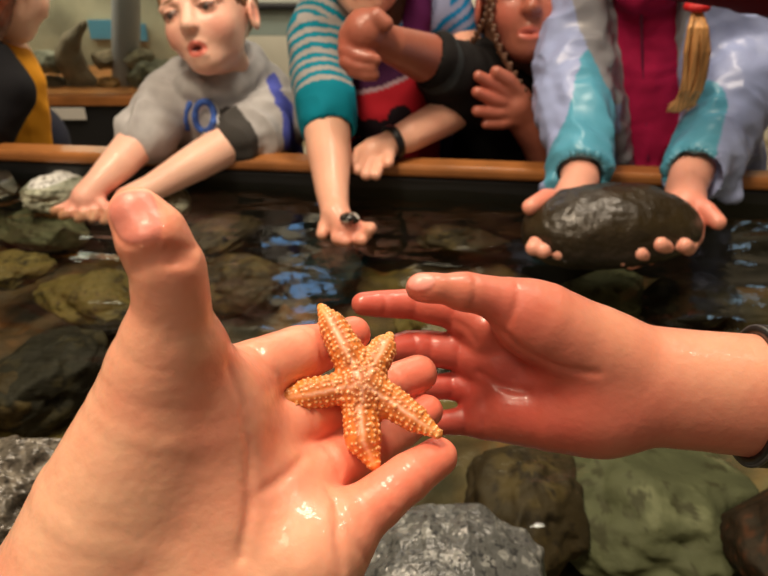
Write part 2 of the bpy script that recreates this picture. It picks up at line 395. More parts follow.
for i, ((px, py, z), r, cf_, lab, hole) in enumerate(rocks):
    rock('rock', under(px, py, z), r, 40 + i * 3, cf_, M_sub if z < -.04 else M_wet, lab, hole=hole, amp=.2, rz=i * .7 if hole is None else 0)

# ------------------------------------------------------------------ behind the children
yb = 2.05
tank = empty('display_tank', W(95, 100, yb)); tag(tank, 'glass display tank with brown rocks on a wood-edged black cabinet', 'aquarium')
def at_(px, py, y): return W(px, py, y)
def panel(name, px0, px1, py0, py1, y, t, m, parent=None, bevel=.003, label=None, cat=None):
    a, b = W(px0, py1, y), W(px1, py0, y); c = (a + b) / 2 + (0, t / 2, 0)
    o = box(name, c, (abs(b[0] - a[0]), t, abs(b[2] - a[2])), m, parent, bevel=bevel)
    if label: tag(o, label, cat)
    return o
def setp(ch, root):
    for o in ch: o.parent = root; o.matrix_parent_inverse = Matrix.Translation(-root.location)
M_glass = bpy.data.materials.new('tank_glass'); M_glass.use_nodes = True; nt = M_glass.node_tree; nt.nodes.clear(); N = nt.nodes.new; L = nt.links.new
out = N('ShaderNodeOutputMaterial'); mix = N('ShaderNodeMixShader'); tr = N('ShaderNodeBsdfTransparent'); gl = N('ShaderNodeBsdfGlossy'); fr = N('ShaderNodeFresnel')
tr.inputs[0].default_value = (.86, .88, .84, 1); gl.inputs['Roughness'].default_value = .05
L(fr.outputs[0], mix.inputs[0]); L(tr.outputs[0], mix.inputs[1]); L(gl.outputs[0], mix.inputs[2]); L(mix.outputs[0], out.inputs[0])
M_card = mat('white_card', (.62, .60, .55), .6)
zt = W(60, 97, yb)[2]
setp([panel('wood_edge', -60, 185, 97, 106, yb, .45, M_wood), panel('cabinet', -60, 185, 106, 330, yb + .02, .42, M_dark),
      panel('glass_front', -60, 185, -140, 97, yb + .03, .006, M_glass, bevel=0), panel('hood', -60, 185, -250, -140, yb - .02, .47, M_dark), panel('lamp_shield_lip', -60, 185, -141, -118, yb - .02, .03, M_dark), panel('tank_back', -60, 185, -140, 97, yb + .42, .01, mat('tank_backing', (.30, .275, .20), .8, var=.35, vscale=7), bevel=0)], tank)  # hood and lip are added, unseen, to hide the tank lamp's reflection
card = panel('label_card', 48, 84, 108, 120, yb - .004, .004, M_card, label='blank white card fixed below the wooden edge of the display tank', cat='card')
def w_chain(Fd, pts, k=.006, sub=False): Fd.chain([(W(a, b, y), r) for a, b, y, r in pts], k, sub)
def wfield(chs, vox, pad=.03):
    A = np.array([W(*q[:3]) for c in chs for q in c]); R = max(q[3] for c in chs for q in c); return Field(A.min(0) - R - pad, A.max(0) + R + pad, vox)
dw = [[(84, 24, 2.2, .012), (72, 40, 2.2, .025), (66, 55, 2.2, .03), (74, 72, 2.2, .03), (82, 95, 2.2, .035)], [(72, 40, 2.2, .02), (66, 62, 2.2, .03)], [(78, 60, 2.2, .02), (92, 82, 2.2, .018), (100, 95, 2.2, .02)]]
f = wfield(dw, .008)
for c in dw: w_chain(f, c, .02)
tag(solid('driftwood', f, mat('driftwood', (.20, .15, .10), .8, var=.4, vscale=18), disp=lambda V, N: .006 * fbm(V * 22, 3, 3)), 'twisted grey-brown driftwood standing in the display tank', 'driftwood')
tb = [[(126, -60, 2.22, .042), (126, 92, 2.22, .042)]]; f = wfield(tb, .008); w_chain(f, tb[0])
tag(solid('tube', f, mat('frosted_tube', (.36, .35, .38), .25)), 'frosted grey vertical tube rising through the display tank', 'tube')
for j, (px, py, r, col_, lab) in enumerate([(114, 88, .055, (.34, .17, .05), 'orange-brown rock at the foot of the frosted tube'), (56, 88, .05, (.12, .09, .06), 'brown rock at the foot of the driftwood'),
                            (150, 78, .08, (.13, .12, .075), 'mossy rock heaped in the tank beside the boy'), (20, 85, .06, (.15, .12, .09), 'grey rubble rock at the hidden end of the tank'), (92, 93, .035, (.2, .16, .12), 'small pebbly rock between driftwood and tube'),
                            (140, 60, .05, (.24, .2, .13), 'tan rock perched high in the tank behind the frosted tube'), (48, 62, .05, (.2, .19, .14), 'grey-green rock high in the tank beside the driftwood'), (104, 60, .04, (.22, .16, .1), 'brown rock below the small blue picture in the tank')]):
    c = W(px, py, 2.2); rock('rock', c, (r, r * .7, r * .75), 90 + j, speck(np.array(col_), np.array(col_) * 1.5, np.array(col_) * .5, j, 4), M_sub, lab)
M_blue = mat('blue_print', (.07, .22, .34), .6)
for px0, px1, py0, py1, lab in ((91, 111, 20, 39, 'small blue picture behind the driftwood in the tank'), (131, 145, 24, 41, 'small blue picture beside the frosted tube')):
    panel('picture', px0, px1, py0, py1, yb + .405, .008, M_blue, bevel=0, label=lab, cat='picture')
# pale service hatch and shelf on the wall
M_teal = mat('grey_green_panel', (.25, .31, .28), .6); M_lt = mat('pale_trim', (.46, .47, .40), .6)
cab = empty('wall_cabinet', W(280, 20, 2.6)); tag(cab, 'grey-green wall cabinet with a pale shelf behind the boy', 'cabinet')
setp([panel('door', 232, 330, 10, 36, 2.6, .12, M_teal), panel('shelf', 226, 334, 4, 9, 2.56, .18, M_dark), panel('top_panel', 228, 332, -60, 3, 2.58, .14, M_lt)], cab)
S_(panel('trim_2', -700, 1500, 140, 160, 3.12, .03, mat('beige_skirting', (.36, .30, .18), .6)))
# bright daylight-blue screen high on the wall (seen mirrored in the water)
def emit(name, col, s):
    m = bpy.data.materials.new(name); m.use_nodes = True; b = m.node_tree.nodes['Principled BSDF']; b.inputs['Base Color'].default_value = (.02, .02, .02, 1)
    b.inputs['Emission Color'].default_value = (*col, 1); b.inputs['Emission Strength'].default_value = s; return m
lp_ = empty('lamp', (1.75, 3.1, 1.5)); tag(lp_, 'lit cool white wall lamp in a black housing, high at the far end', 'lamp')
setp([box('diffuser', (1.86, 3.085, 1.60), (.16, .01, .08), emit('cool_light', (.55, .8, 1), 8)), box('housing', (1.86, 3.11, 1.60), (.20, .04, .12), M_dark)], lp_)
scr = empty('screen', (-.33, 3.1, 1.25)); tag(scr, 'lit pale blue screen in a black frame high on the back wall', 'screen')
setp([box('display', (-.36, 3.085, 1.47), (.20, .01, .50), emit('blue_light', (.25, .55, 1), 5)), box('screen_frame', (-.36, 3.10, 1.47), (.26, .03, .56), M_dark)], scr)
# ------------------------------------------------------------------ the children
def frame(F, U):
    F = np.asarray(F) / np.linalg.norm(F); U = np.asarray(U) - F * (np.asarray(U) @ F); U /= np.linalg.norm(U)
    return np.array([np.cross(F, U), F, U])      # rows: person's right, forward, up
class Head:
    def __init__(s, c, F, U, h, mouth=0): s.c, s.M, s.h, s.mouth = np.asarray(c, float), frame(F, U), h, mouth
    def g(s, x, y, z): return s.c + s.h * (x * s.M[0] + y * s.M[1] + z * s.M[2])
    def build(s, f):
        h = s.h; E = lambda c, r, k=.05, sub=False: f.ell(s.g(*c), np.array(r) * h, s.M, k=k * h, sub=sub)
        Cn = lambda a, b, ra, rb, k=.05, sub=False: f.cone(s.g(*a), s.g(*b), ra * h, rb * h, k * h, sub)
        E((0, -.08, .13), (.375, .46, .375)); E((0, .07, -.14), (.285, .325, .33), .12); E((0, .22, -.38), (.13, .12, .10), .10)
        for q in (-1, 1):
            E((q * .165, .22, -.13), (.11, .11, .11), .10); Cn((q * .09, .36, .075), (q * .25, .29, .07), .035, .03, .05)
            E((q * .155, .40, .0), (.085, .06, .055), .06, True); E((q * .155, .315, .0), (.075, .065, .06), .01)
            E((q * .385, -.05, -.06), (.035, .085, .13), .03); E((q * .41, -.03, -.05), (.02, .05, .08), .02, True)
            E((q * .04, .40, -.135), (.035, .04, .03), .03)
        Cn((0, .36, .03), (0, .44, -.12), .035, .05, .05)
        Cn((-.07, .345, -.262), (0, .365, -.252), .018, .024, .03); Cn((0, .365, -.252), (.07, .345, -.262), .024, .018, .03)
        Cn((-.05, .34, -.32 - s.mouth * .025), (.05, .34, -.32 - s.mouth * .025), .028, .028, .03)
        E((0, .40, -.292 - s.mouth * .01), (.05 if s.mouth else .08, .06, .006 + .018 * s.mouth), .015, True)
        Cn((0, -.14, -.25), (0, -.30, -.58), .18, .17, .06)
    def cols(s, V, C, skin=None, lip=lin(206, 112, 98), brow=lin(120, 84, 56), iris=lin(60, 52, 48)):
        q = (V - s.c) @ s.M.T / s.h; x, y, z = q[:, 0], q[:, 1], q[:, 2]; fr = y > .2
        def put(C, w, col): w = np.clip(w, 0, 1)[:, None]; return C * (1 - w) + col * w
        for k in (-1, 1):
            C = put(C, .40 * np.exp(-(((x - k * .2) ** 2 + (z + .17) ** 2) / .012)) * fr, lin(224, 120, 104))
            e = 1 - ((x - k * .155) / .072) ** 2 - ((z + .006) / .022) ** 2; C = put(C, e * 6 * fr, lin(120, 84, 72))
            e = 1 - ((x - k * .155) ** 2 + ((z + .012) * 1.2) ** 2) / .032 ** 2; C = put(C, e * 4 * fr, iris)
            e = 1 - ((x - k * .155) / .095) ** 2 - ((z - .018 + .9 * (x - k * .155) ** 2) / .013) ** 2; C = put(C, e * 3 * fr, lin(96, 62, 48))
            e = 1 - ((x - k * .16) / .11) ** 2 - ((z - .10) / .018) ** 2; C = put(C, e * 1.2 * fr, brow)
            e = 1 - ((x - k * .4) / .05) ** 2 - ((z + .05) / .09) ** 2; C = put(C, e * .5, lin(214, 110, 92))
        e = 1 - (x / .095) ** 2 - ((z + .290 + s.mouth * .010) / (.050 + .022 * s.mouth)) ** 2; C = put(C, e * 3 * fr, lip)
        if s.mouth:
            e = 1 - (x / .05) ** 2 - ((z + .297) / .020) ** 2; C = put(C, e * 4 * fr, lin(90, 22, 20))
        return C
    def hair(s, name, col, parent, long=0, seed=5, up=.02, vox=.0028):
        h = s.h; lo = s.c - h * .8; hi = s.c + h * .8; lo[2] -= long * h
        f = Field(lo, hi, vox); f.ell(s.g(0, -.10, .15), np.array((.40 + up, .48 + up, .40 + up)) * h, s.M, k=.01)
        n = .80 * s.M[1] - .60 * s.M[2]; f.plane(s.g(0, .33, .29), n)
        if long: f.chain([(s.g(0, -.24, .1), .37 * h), (s.g(0, -.26, -.35), .33 * h), (s.g(0, -.28, -.4 - long), .13 * h)], .08 * h)
        for q in (-1, 1): f.cone(s.g(q * .4, .0, -.12), s.g(q * .4, .25, -.3), .13 * h, .2 * h, .02 * h, True)
        def cf(V, N):
            q = (V - s.c) @ s.M.T / h; st_ = vnoise(np.stack([q[:, 0] * 34, q[:, 1] * 8, q[:, 2] * 5], 1), seed)
            return np.clip(np.tile(col, (len(V), 1)) * (1 + .35 * st_[:, None]), 0, 1)
        return solid(name, f, M_hair, parent, cf, lambda V, N: .0016 * fbm(V * 130, seed, 3) * 1.0)

def skin(base, seed, head=None, extra=None, **kw):
    def f(V, N):
        C = np.tile(base, (len(V), 1)) * (1 + .05 * fbm(V * 25, seed, 3)[:, None])
        C[:, 1:] *= (1 - .06 * np.clip(fbm(V * 14, seed + 1, 2), -1, 1))[:, None]
        if head: C = head.cols(V, C, **kw)
        for (px, py, y, r, s) in (extra or []): C = blob(C, V, W(px, py, y), r, lin(214, 100, 82), s)
        return np.clip(C, 0, 1)
    return f
def folds(seed, amp=.004, f=26, st=(1, 1, .35)):
    st = np.array(st)
    def g(V, N):
        w = np.stack([vnoise(V * 9 + 7, seed), vnoise(V * 9 + 31, seed + 1), vnoise(V * 9 + 57, seed + 2)], 1) * .035
        a = vnoise((V + w) * f * st, seed + 3); b = vnoise((V + w) * f * 2.1 * st[::-1], seed + 4)
        return amp * ((1 - 2 * np.abs(a)) * .7 + .4 * b)
    return g
def person(label, loc): return tag(empty('person', loc), label, 'person')
def attach(root, obs):
    for o in obs:
        if o.parent is None or o.parent is root: o.parent = root; o.matrix_parent_inverse = Matrix.Translation(-root.location)
def seg_dist(V, a, b):
    ab = b - a; t = np.clip((V - a) @ ab / (ab @ ab), 0, 1); return np.linalg.norm(V - a - t[:, None] * ab, axis=1), t
FLOOR = -.64
def legs(name, x, y, col, parent, r=.062, top=-.02, dx=.065):
    f = Field((x - .2, y - .16, FLOOR - .01), (x + .2, y + .2, top + .14), .007)
    f.ell((x, y, top), (.115, .09, .10), k=.02)
    for q in (-1, 1):
        f.chain([(np.array((x + q * dx, y, top)), r * 1.15), (np.array((x + q * dx, y + .005, -.32)), r * .85), (np.array((x + q * dx, y + .02, FLOOR + .07)), r * .62)], .02)
    t = solid(name, f, M_cloth, parent, lambda V, N: np.tile(col, (len(V), 1)), folds(3, .004, 14))
    for q in (-1, 1):
        g = Field((x + q * dx - .06, y - .16, FLOOR - .02), (x + q * dx + .06, y + .09, FLOOR + .09), .005)
        g.chain([(np.array((x + q * dx, y + .03, FLOOR + .035)), .034), (np.array((x + q * dx, y - .09, FLOOR + .028)), .030)], .02); g.plane((0, 0, FLOOR + .0), (0, 0, -1))
        solid('shoe', g, M_cloth, parent, lambda V, N: np.tile(lin(60, 60, 66), (len(V), 1)))
    return t
def body(name, chs, vox, head=None, colf=None, parent=None, k=.008, kf=.0015, fingers=(), pad=.02):
    allc = list(chs) + list(fingers); A = [W(*q[:3]) for c in allc for q in c]; R = max(q[3] for c in allc for q in c)
    if head: A += [head.g(0, 0, .62), head.g(.5, .5, -.5), head.g(-.5, -.6, 0), head.g(0, .5, .2)]
    A = np.array(A); f = Field(A.min(0) - R - pad, A.max(0) + R + pad, vox)
    for c in chs: w_chain(f, c, k)
    G = f.like()
    for c in fingers: w_chain(G, c, kf)
    f.merge(G, .005)
    if head:
        Hh = f.like(); head.build(Hh); f.merge(Hh, .008)
    return solid(name, f, M_kid, parent, colf)

# ---------- boy in the grey hooded sweatshirt
root = person('boy in a grey hooded sweatshirt, mouth open, both bare arms in the water', (W(225, 150, 1.2)[0], 1.2, FLOOR))
bh = Head(W(208, 17, 1.10), CV(-.20, -.22, .94), CV(-.20, .95, .22), .178, 1)
lh = (90, 195, .945); 
bo = body('body', [
  [(220, 104, 1.15, .04), (226, 160, 1.2, .06)], [(190, 92, 1.16, .030), (166, 108, 1.11, .034), (148, 132, 1.05, .033), (120, 162, .99, .0265), (98, 184, .955, .020), (86, 198, .94, .021)],
  [(258, 102, 1.17, .030), (272, 118, 1.135, .034), (262, 130, 1.09, .034), (240, 137, 1.055, .033), (195, 163, 1.0, .0275), (152, 188, .965, .020), (128, 200, .95, .020)]], .0026, bh,
  skin(lin(242, 192, 170), 1, bh, [(80, 205, .94, .03, .6), (115, 206, .94, .03, .6)]), root, fingers=[
  [(84, 200, .94, .013), (66, 208, .93, .0085), (54, 211, .925, .0065)], [(84, 203, .94, .013), (72, 212, .92, .0085), (62, 216, .915, .0065)],
  [(88, 205, .94, .013), (84, 215, .915, .0085), (78, 219, .91, .0065)], [(94, 203, .94, .012), (95, 214, .92, .008), (92, 219, .91, .006)], [(94, 196, .945, .012), (104, 206, .93, .008), (106, 212, .925, .0065)],
  [(124, 203, .945, .013), (108, 211, .93, .0085), (98, 216, .925, .0065)], [(124, 206, .94, .013), (112, 216, .92, .0085), (104, 221, .915, .0065)], [(128, 208, .94, .013), (122, 219, .915, .0085), (116, 224, .91, .0065)], [(132, 206, .94, .012), (134, 217, .92, .008), (131, 222, .915, .006)]])
hr = bh.hair('hair', lin(134, 98, 66), root, up=0)
TOR = [(218, 102, 1.135, .066), (222, 130, 1.15, .076), (226, 175, 1.19, .085)]
LS = [(190, 92, 1.16, .052), (166, 106, 1.11, .050), (149, 129, 1.055, .043)]
RS = [(260, 98, 1.17, .054), (274, 116, 1.14, .056), (262, 130, 1.09, .049), (240, 138, 1.058, .043)]
f = wfield([TOR, LS, RS], .0028, .05)
w_chain(f, TOR, .02); w_chain(f, [(195, 92, 1.14, .048), (262, 100, 1.17, .052)], .02); w_chain(f, [(266, 108, 1.17, .050), (272, 135, 1.17, .050), (272, 185, 1.19, .052)], .02); w_chain(f, LS, .02); w_chain(f, RS, .02)
w_chain(f, [(186, 84, 1.09, .015), (206, 93, 1.078, .016), (230, 85, 1.09, .021), (252, 73, 1.14, .027), (246, 62, 1.19, .030), (215, 66, 1.2, .030)], .012)
w_chain(f, [(150, 128, 1.058, .044), (146, 133, 1.046, .043)], .004); w_chain(f, [(245, 135, 1.068, .0445), (237, 140, 1.052, .0425)], .004)
def bcol(V, N):
    C = np.tile(lin(166, 164, 164), (len(V), 1)) * (1 + .12 * fbm(V * 60, 4, 3)[:, None])
    a_ = W(240, 138, 1.058) - W(262, 130, 1.09); a_ /= np.linalg.norm(a_); u_ = (V - W(240, 138, 1.058)) @ a_; d = np.linalg.norm(V - W(240, 138, 1.058), axis=1); C = np.where(((u_ > -.003) & (d < .052) & (V[:, 1] < 1.075))[:, None], lin(66, 64, 62), C)
    # blue piping down the outside of the sleeve and body
    for a, b in ((W(272, 78, 1.14), W(291, 100, 1.14)), (W(291, 100, 1.14), W(298, 165, 1.14))):
        d, t = seg_dist(V * (1, .02, 1), a * (1, .02, 1), b * (1, .02, 1)); C = np.where((d < .0065)[:, None], lin(74, 84, 170), C)
    return np.clip(C, 0, 1)
hood = solid('hooded_sweatshirt', f, M_cloth, root, bcol, folds(11, .0075, 26))
# blue lettering on the chest: an outlined round letter and the edge of the next one
M_letter = mat('royal_blue_print', (.04, .11, .42), .7); M_wht = mat('white_print', (.6, .6, .6), .7)
def raise_on(Fd, px, py): return on(Fd, px, py, .9, 1.4)
def printed(name, Fd, pts, r, m, parent, closed=False, off=.004):
    q = [raise_on(Fd, *p) for p in pts]; q = [p + (0, -off * .8, off * .5) for p in q if p is not None]
    if len(q) < 2: return None
    q = np.array(q); q[:, 1] = q[:, 1]; g = Field(q.min(0) - r - .01, q.max(0) + r + .01, max(r / 3, .0012))
    ch = [(p, r) for p in q]
    if closed: ch.append(ch[0])
    g.chain(ch, .001); return solid(name, g, m, parent)
loop = [(206 + 9.5 * math.cos(t), 118 + 15 * math.sin(t)) for t in np.linspace(0, 6.28, 17)[:-1]]
printed('letter_backing', f, loop, .0082, M_wht, root, True, .000); printed('letter', f, loop, .0052, M_letter, root, True, .009)
printed('letter', f, [(191, 104), (187, 111), (186, 122), (188, 129)], .0048, M_letter, root, False, .004)
printed('zip', f, [(207, 84), (206, 92), (205, 101)], .0022, mat('zip_metal', (.35, .34, .32), .4), root, False, .004)
for i in (0, 2): pass
attach(root, [bo, hr, hood] + [o for o in root.children]); tr_ = legs('trousers', W(226, 150, 1.2)[0], 1.22, lin(44, 48, 62), root); attach(root, list(root.children))

# ---------- child in teal and grey stripes with a purple and red apron
root = person('child in teal striped sleeves and purple and red apron, arm down to the water', (W(380, 150, 1.2)[0], 1.22, FLOOR))
sh = Head(W(366, -50, 1.14), CV(-.10, -.35, .93), CV(-.05, .93, .3), .200)
bo = body('body', [
  [(385, 30, 1.2, .06), (385, 160, 1.22, .08)], [(330, 15, 1.17, .045), (323, 60, 1.10, .038), (326, 115, 1.02, .036), (329, 150, .965, .032), (332, 190, .90, .0235), (335, 212, .862, .019)],
  [(336, 216, .856, .019), (346, 228, .838, .018)],
  [(450, 25, 1.22, .04), (484, 90, 1.17, .033), (446, 116, 1.10, .031), (408, 136, 1.03, .025), (388, 145, 1.01, .020), (376, 150, 1.0, .020)]], .0026, sh,
  skin(lin(234, 178, 152), 3, sh, [(350, 232, .83, .03, .5), (370, 160, 1.03, .03, .3)]), root, fingers=[
  [(344, 228, .838, .014), (357, 234, .832, .0095), (366, 234, .826, .0085), (370, 229, .822, .007)], [(344, 232, .835, .013), (354, 238, .826, .009), (362, 240, .818, .0075)],
  [(350, 225, .845, .013), (362, 229, .84, .0095), (371, 228, .836, .008)], [(334, 218, .858, .014), (325, 226, .846, .010), (322, 234, .836, .008)], [(340, 232, .838, .013), (338, 238, .824, .010), (346, 241, .816, .008)],
  [(371, 148, 1.0, .014), (359, 153, .985, .0105), (354, 162, .965, .0085)], [(373, 151, .998, .014), (363, 159, .980, .0105), (358, 170, .958, .0085)],
  [(376, 153, .998, .014), (371, 163, .978, .0105), (366, 175, .955, .0085)], [(380, 153, 1.0, .013), (379, 164, .978, .010), (376, 175, .956, .008)], [(383, 146, 1.0, .013), (389, 154, .99, .010), (388, 163, .968, .0085)]])
hr = sh.hair('hair', lin(70, 46, 30), root, .9)
T1 = [(385, 40, 1.2, .08), (385, 100, 1.2, .088), (385, 175, 1.22, .095)]
S1 = [(335, 8, 1.18, .056), (319, 40, 1.13, .052), (322, 78, 1.075, .046), (327, 112, 1.022, .0405)]
S2 = [(440, 8, 1.22, .048), (460, 40, 1.22, .044), (482, 84, 1.19, .038), (470, 100, 1.16, .036)]
f = wfield([T1, S1, S2], .0028, .04)
w_chain(f, T1, .02); w_chain(f, [(340, 20, 1.19, .05), (425, 20, 1.21, .05)], .02); w_chain(f, S1, .015); w_chain(f, S2, .015)
w_chain(f, [(326, 104, 1.034, .045), (328, 121, 1.01, .043)], .006)
f.cone(W(329, 132, .992), W(329, 127, 1.0), .034, .034, .003, True)
def scol(V, N):
    te, gr = lin(0, 118, 140), lin(150, 148, 146); C = np.tile(te, (len(V), 1))
    s0 = W(335, 0, 1.2); best = np.full(len(V), 9.); u = np.zeros(len(V)); acc = 0
    for ch in (S1, S2):
        acc = 0
        for a, b in zip(ch, ch[1:]):
            A, B = W(*a[:3]), W(*b[:3]); d, t = seg_dist(V, A, B); m = d < best; best[m] = d[m]; Lh = np.linalg.norm(B - A); u[m] = acc + t[m] * Lh; acc += Lh
    u = np.where(best > .075, -V[:, 2], u) + .0035 * fbm(V * 25, 6, 2)
    C = np.where(((u / .0175) % 1 < .52)[:, None], gr, C)
    d, t = seg_dist(V, W(325, 99, 1.04), W(329, 128, 1.0)); C = np.where((d < .058)[:, None] & (t > 0)[:, None], lin(0, 116, 136), C)
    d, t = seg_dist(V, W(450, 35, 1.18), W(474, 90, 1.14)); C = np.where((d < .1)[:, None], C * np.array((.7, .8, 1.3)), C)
    return np.clip(C * (1 + .08 * fbm(V * 40, 3, 2)[:, None]), 0, 1)
shirt = solid('striped_top', f, M_cloth, root, scol, folds(21, .004, 26))
A1 = [(388, 62, 1.195, .085), (386, 110, 1.19, .092), (386, 180, 1.21, .10)]
f = wfield([A1], .003, .03); w_chain(f, A1, .02); w_chain(f, [(418, -12, 1.16, .024), (412, 50, 1.15, .028)], .02); w_chain(f, [(352, -12, 1.16, .024), (362, 50, 1.15, .028)], .02)
zr = W(380, 97, 1.11)[2]
def acol(V, N):
    C = np.tile(lin(64, 26, 62), (len(V), 1)); z = V[:, 2] - (zr + (V[:, 0] - W(352, 100, 1.1)[0]) * .30 + .003 * fbm(V * 30, 2, 2))
    C = np.where((z < 0)[:, None], lin(176, 30, 44), C); C = np.where(((z > 0) & (z < .007))[:, None], lin(168, 140, 150), C)
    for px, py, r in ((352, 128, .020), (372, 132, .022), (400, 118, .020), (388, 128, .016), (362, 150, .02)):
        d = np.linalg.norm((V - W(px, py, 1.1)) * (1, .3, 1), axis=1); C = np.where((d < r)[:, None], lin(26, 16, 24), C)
    C = np.where((V[:, 2] > W(385, 40, 1.13)[2])[:, None], lin(84, 26, 78), C)
    return C
apr = solid('apron', f, M_cloth, root, acol, folds(25, .003, 20))
br = strap('bracelet', W(393, 142.5, 1.014), W(408, 136, 1.03) - W(380, 148, 1.004), (0, 0, 1), .0232, .0232, .006, .003, M_black, root)
legs('leggings', W(385, 150, 1.22)[0], 1.25, lin(50, 36, 70), root); attach(root, list(root.children))
# the small shell lying in the cupped hand
f = Field(W(349, 220, .83) - .03, W(349, 220, .83) + .03, .0011)
for i in range(22):
    t = i / 21 * 4.4 * math.pi; q = 1 - i / 21 * .85
    f.cone(W(350, 220, .826) + np.array((.0085 * q * math.cos(t) - .002, .0085 * q * math.sin(t), .001 + .009 * (1 - q))), W(350, 220, .826) + np.array((.0085 * q * math.cos(t) - .002, .0085 * q * math.sin(t), .001 + .009 * (1 - q))) + 1e-6, .0065 * q, .0065 * q, .001)
def snc(V, N): return np.where((fbm(V * 160, 3, 2) > .25)[:, None], lin(206, 204, 196), lin(34, 32, 30))
tag(solid('snail_shell', f, mat('wet_shell', attr=True, rough=.2, coat=.5), None, snc), 'tiny dark spiral shell with white patches in a cupped wet hand', 'shell')

# ---------- child in black with brown braids
root = person('child in black with thin brown braids, one hand held out, the other raised', (W(515, 150, 1.25)[0], 1.27, FLOOR))
kh = Head(W(528, 0, 1.17), CV(-.12, -.22, .96), CV(.02, .97, .22), .200)
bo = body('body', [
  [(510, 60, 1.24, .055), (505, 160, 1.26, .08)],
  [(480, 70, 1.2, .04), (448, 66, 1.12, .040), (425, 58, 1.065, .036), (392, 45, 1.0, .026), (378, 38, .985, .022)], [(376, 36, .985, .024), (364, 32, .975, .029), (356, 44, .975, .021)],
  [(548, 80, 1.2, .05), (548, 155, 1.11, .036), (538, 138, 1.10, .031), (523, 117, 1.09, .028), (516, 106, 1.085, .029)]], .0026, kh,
  skin(lin(160, 96, 78), 5, kh, [(355, 50, .97, .03, .4), (480, 90, 1.08, .03, .6)], brow=lin(60, 40, 30)), root, fingers=[  # skin base darkened to put this child's shade into the colour
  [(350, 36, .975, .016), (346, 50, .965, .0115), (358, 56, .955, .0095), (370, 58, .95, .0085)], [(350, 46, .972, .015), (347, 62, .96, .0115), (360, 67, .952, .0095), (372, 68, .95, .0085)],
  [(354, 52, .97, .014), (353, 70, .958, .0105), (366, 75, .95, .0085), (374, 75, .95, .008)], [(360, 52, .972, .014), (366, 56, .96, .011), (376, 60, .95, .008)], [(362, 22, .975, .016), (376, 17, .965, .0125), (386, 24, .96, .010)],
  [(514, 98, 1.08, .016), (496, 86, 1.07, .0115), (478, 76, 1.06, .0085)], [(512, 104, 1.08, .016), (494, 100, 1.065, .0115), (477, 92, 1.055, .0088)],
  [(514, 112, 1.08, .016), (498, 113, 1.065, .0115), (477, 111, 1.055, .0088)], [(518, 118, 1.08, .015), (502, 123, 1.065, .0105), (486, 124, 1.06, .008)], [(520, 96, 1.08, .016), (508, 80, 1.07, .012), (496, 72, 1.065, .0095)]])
hr = kh.hair('hair', lin(84, 54, 36), root, .35)
T1 = [(503, 78, 1.20, .070), (500, 120, 1.20, .080), (498, 180, 1.22, .085)]
S1 = [(478, 78, 1.18, .060), (462, 84, 1.13, .062), (447, 72, 1.095, .050), (437, 62, 1.075, .042)]
S2 = [(540, 70, 1.22, .055), (556, 110, 1.17, .052), (552, 152, 1.12, .044)]
f = wfield([T1, S1, S2], .003, .04); w_chain(f, T1, .02); w_chain(f, S1, .015); w_chain(f, S2, .015); w_chain(f, [(475, 72, 1.19, .045), (545, 70, 1.2, .045)], .02)
w_chain(f, [(462, 92, 1.13, .045), (486, 120, 1.17, .045)], .03)
f.cone(W(426, 58, 1.066), W(431, 61, 1.075), .035, .035, .003, True)
def kcol(V, N):
    C = np.tile(lin(20, 18, 18), (len(V), 1)); d, t = seg_dist(V, W(430, 60, 1.07), W(437, 64, 1.086)); return np.where(((d < .055) & (t < .6) & (t > 0))[:, None], lin(44, 48, 50), C)
cl = solid('black_top', f, M_cloth, root, kcol, folds(33, .004, 24))
def braid(name, pts, r, parent, col, n=26):
    P3 = np.array([W(*p[:3]) for p in pts]); s = np.concatenate([[0], np.cumsum(np.linalg.norm(np.diff(P3, axis=0), axis=1))])
    f = Field(P3.min(0) - r * 3, P3.max(0) + r * 3, r / 2.6)
    for i in range(n + 1):
        u = s[-1] * i / n; c = np.array([np.interp(u, s, P3[:, k]) for k in range(3)]); q = r * .55 * (1 if i % 2 else -1)
        f.cone(c + (q, 0, .002), c + (-q * .2, 0, -s[-1] / n), r * .85, r * .6, r * .4)
    return solid(name, f, M_hair, parent, lambda V, N: np.tile(col, (len(V), 1)) * (1 + .3 * vnoise(V * 200, 3)[:, None]))
braid('braid', [(493, -20, 1.12), (486, 18, 1.12), (474, 40, 1.13), (455, 52, 1.15)], .0042, root, lin(84, 54, 36))
braid('braid', [(494, -20, 1.12), (491, 20, 1.10), (498, 45, 1.08), (516, 78, 1.07), (530, 104, 1.07)], .0045, root, lin(84, 54, 36))
legs('trousers', W(505, 150, 1.27)[0], 1.29, lin(22, 22, 26), root); attach(root, list(root.children))

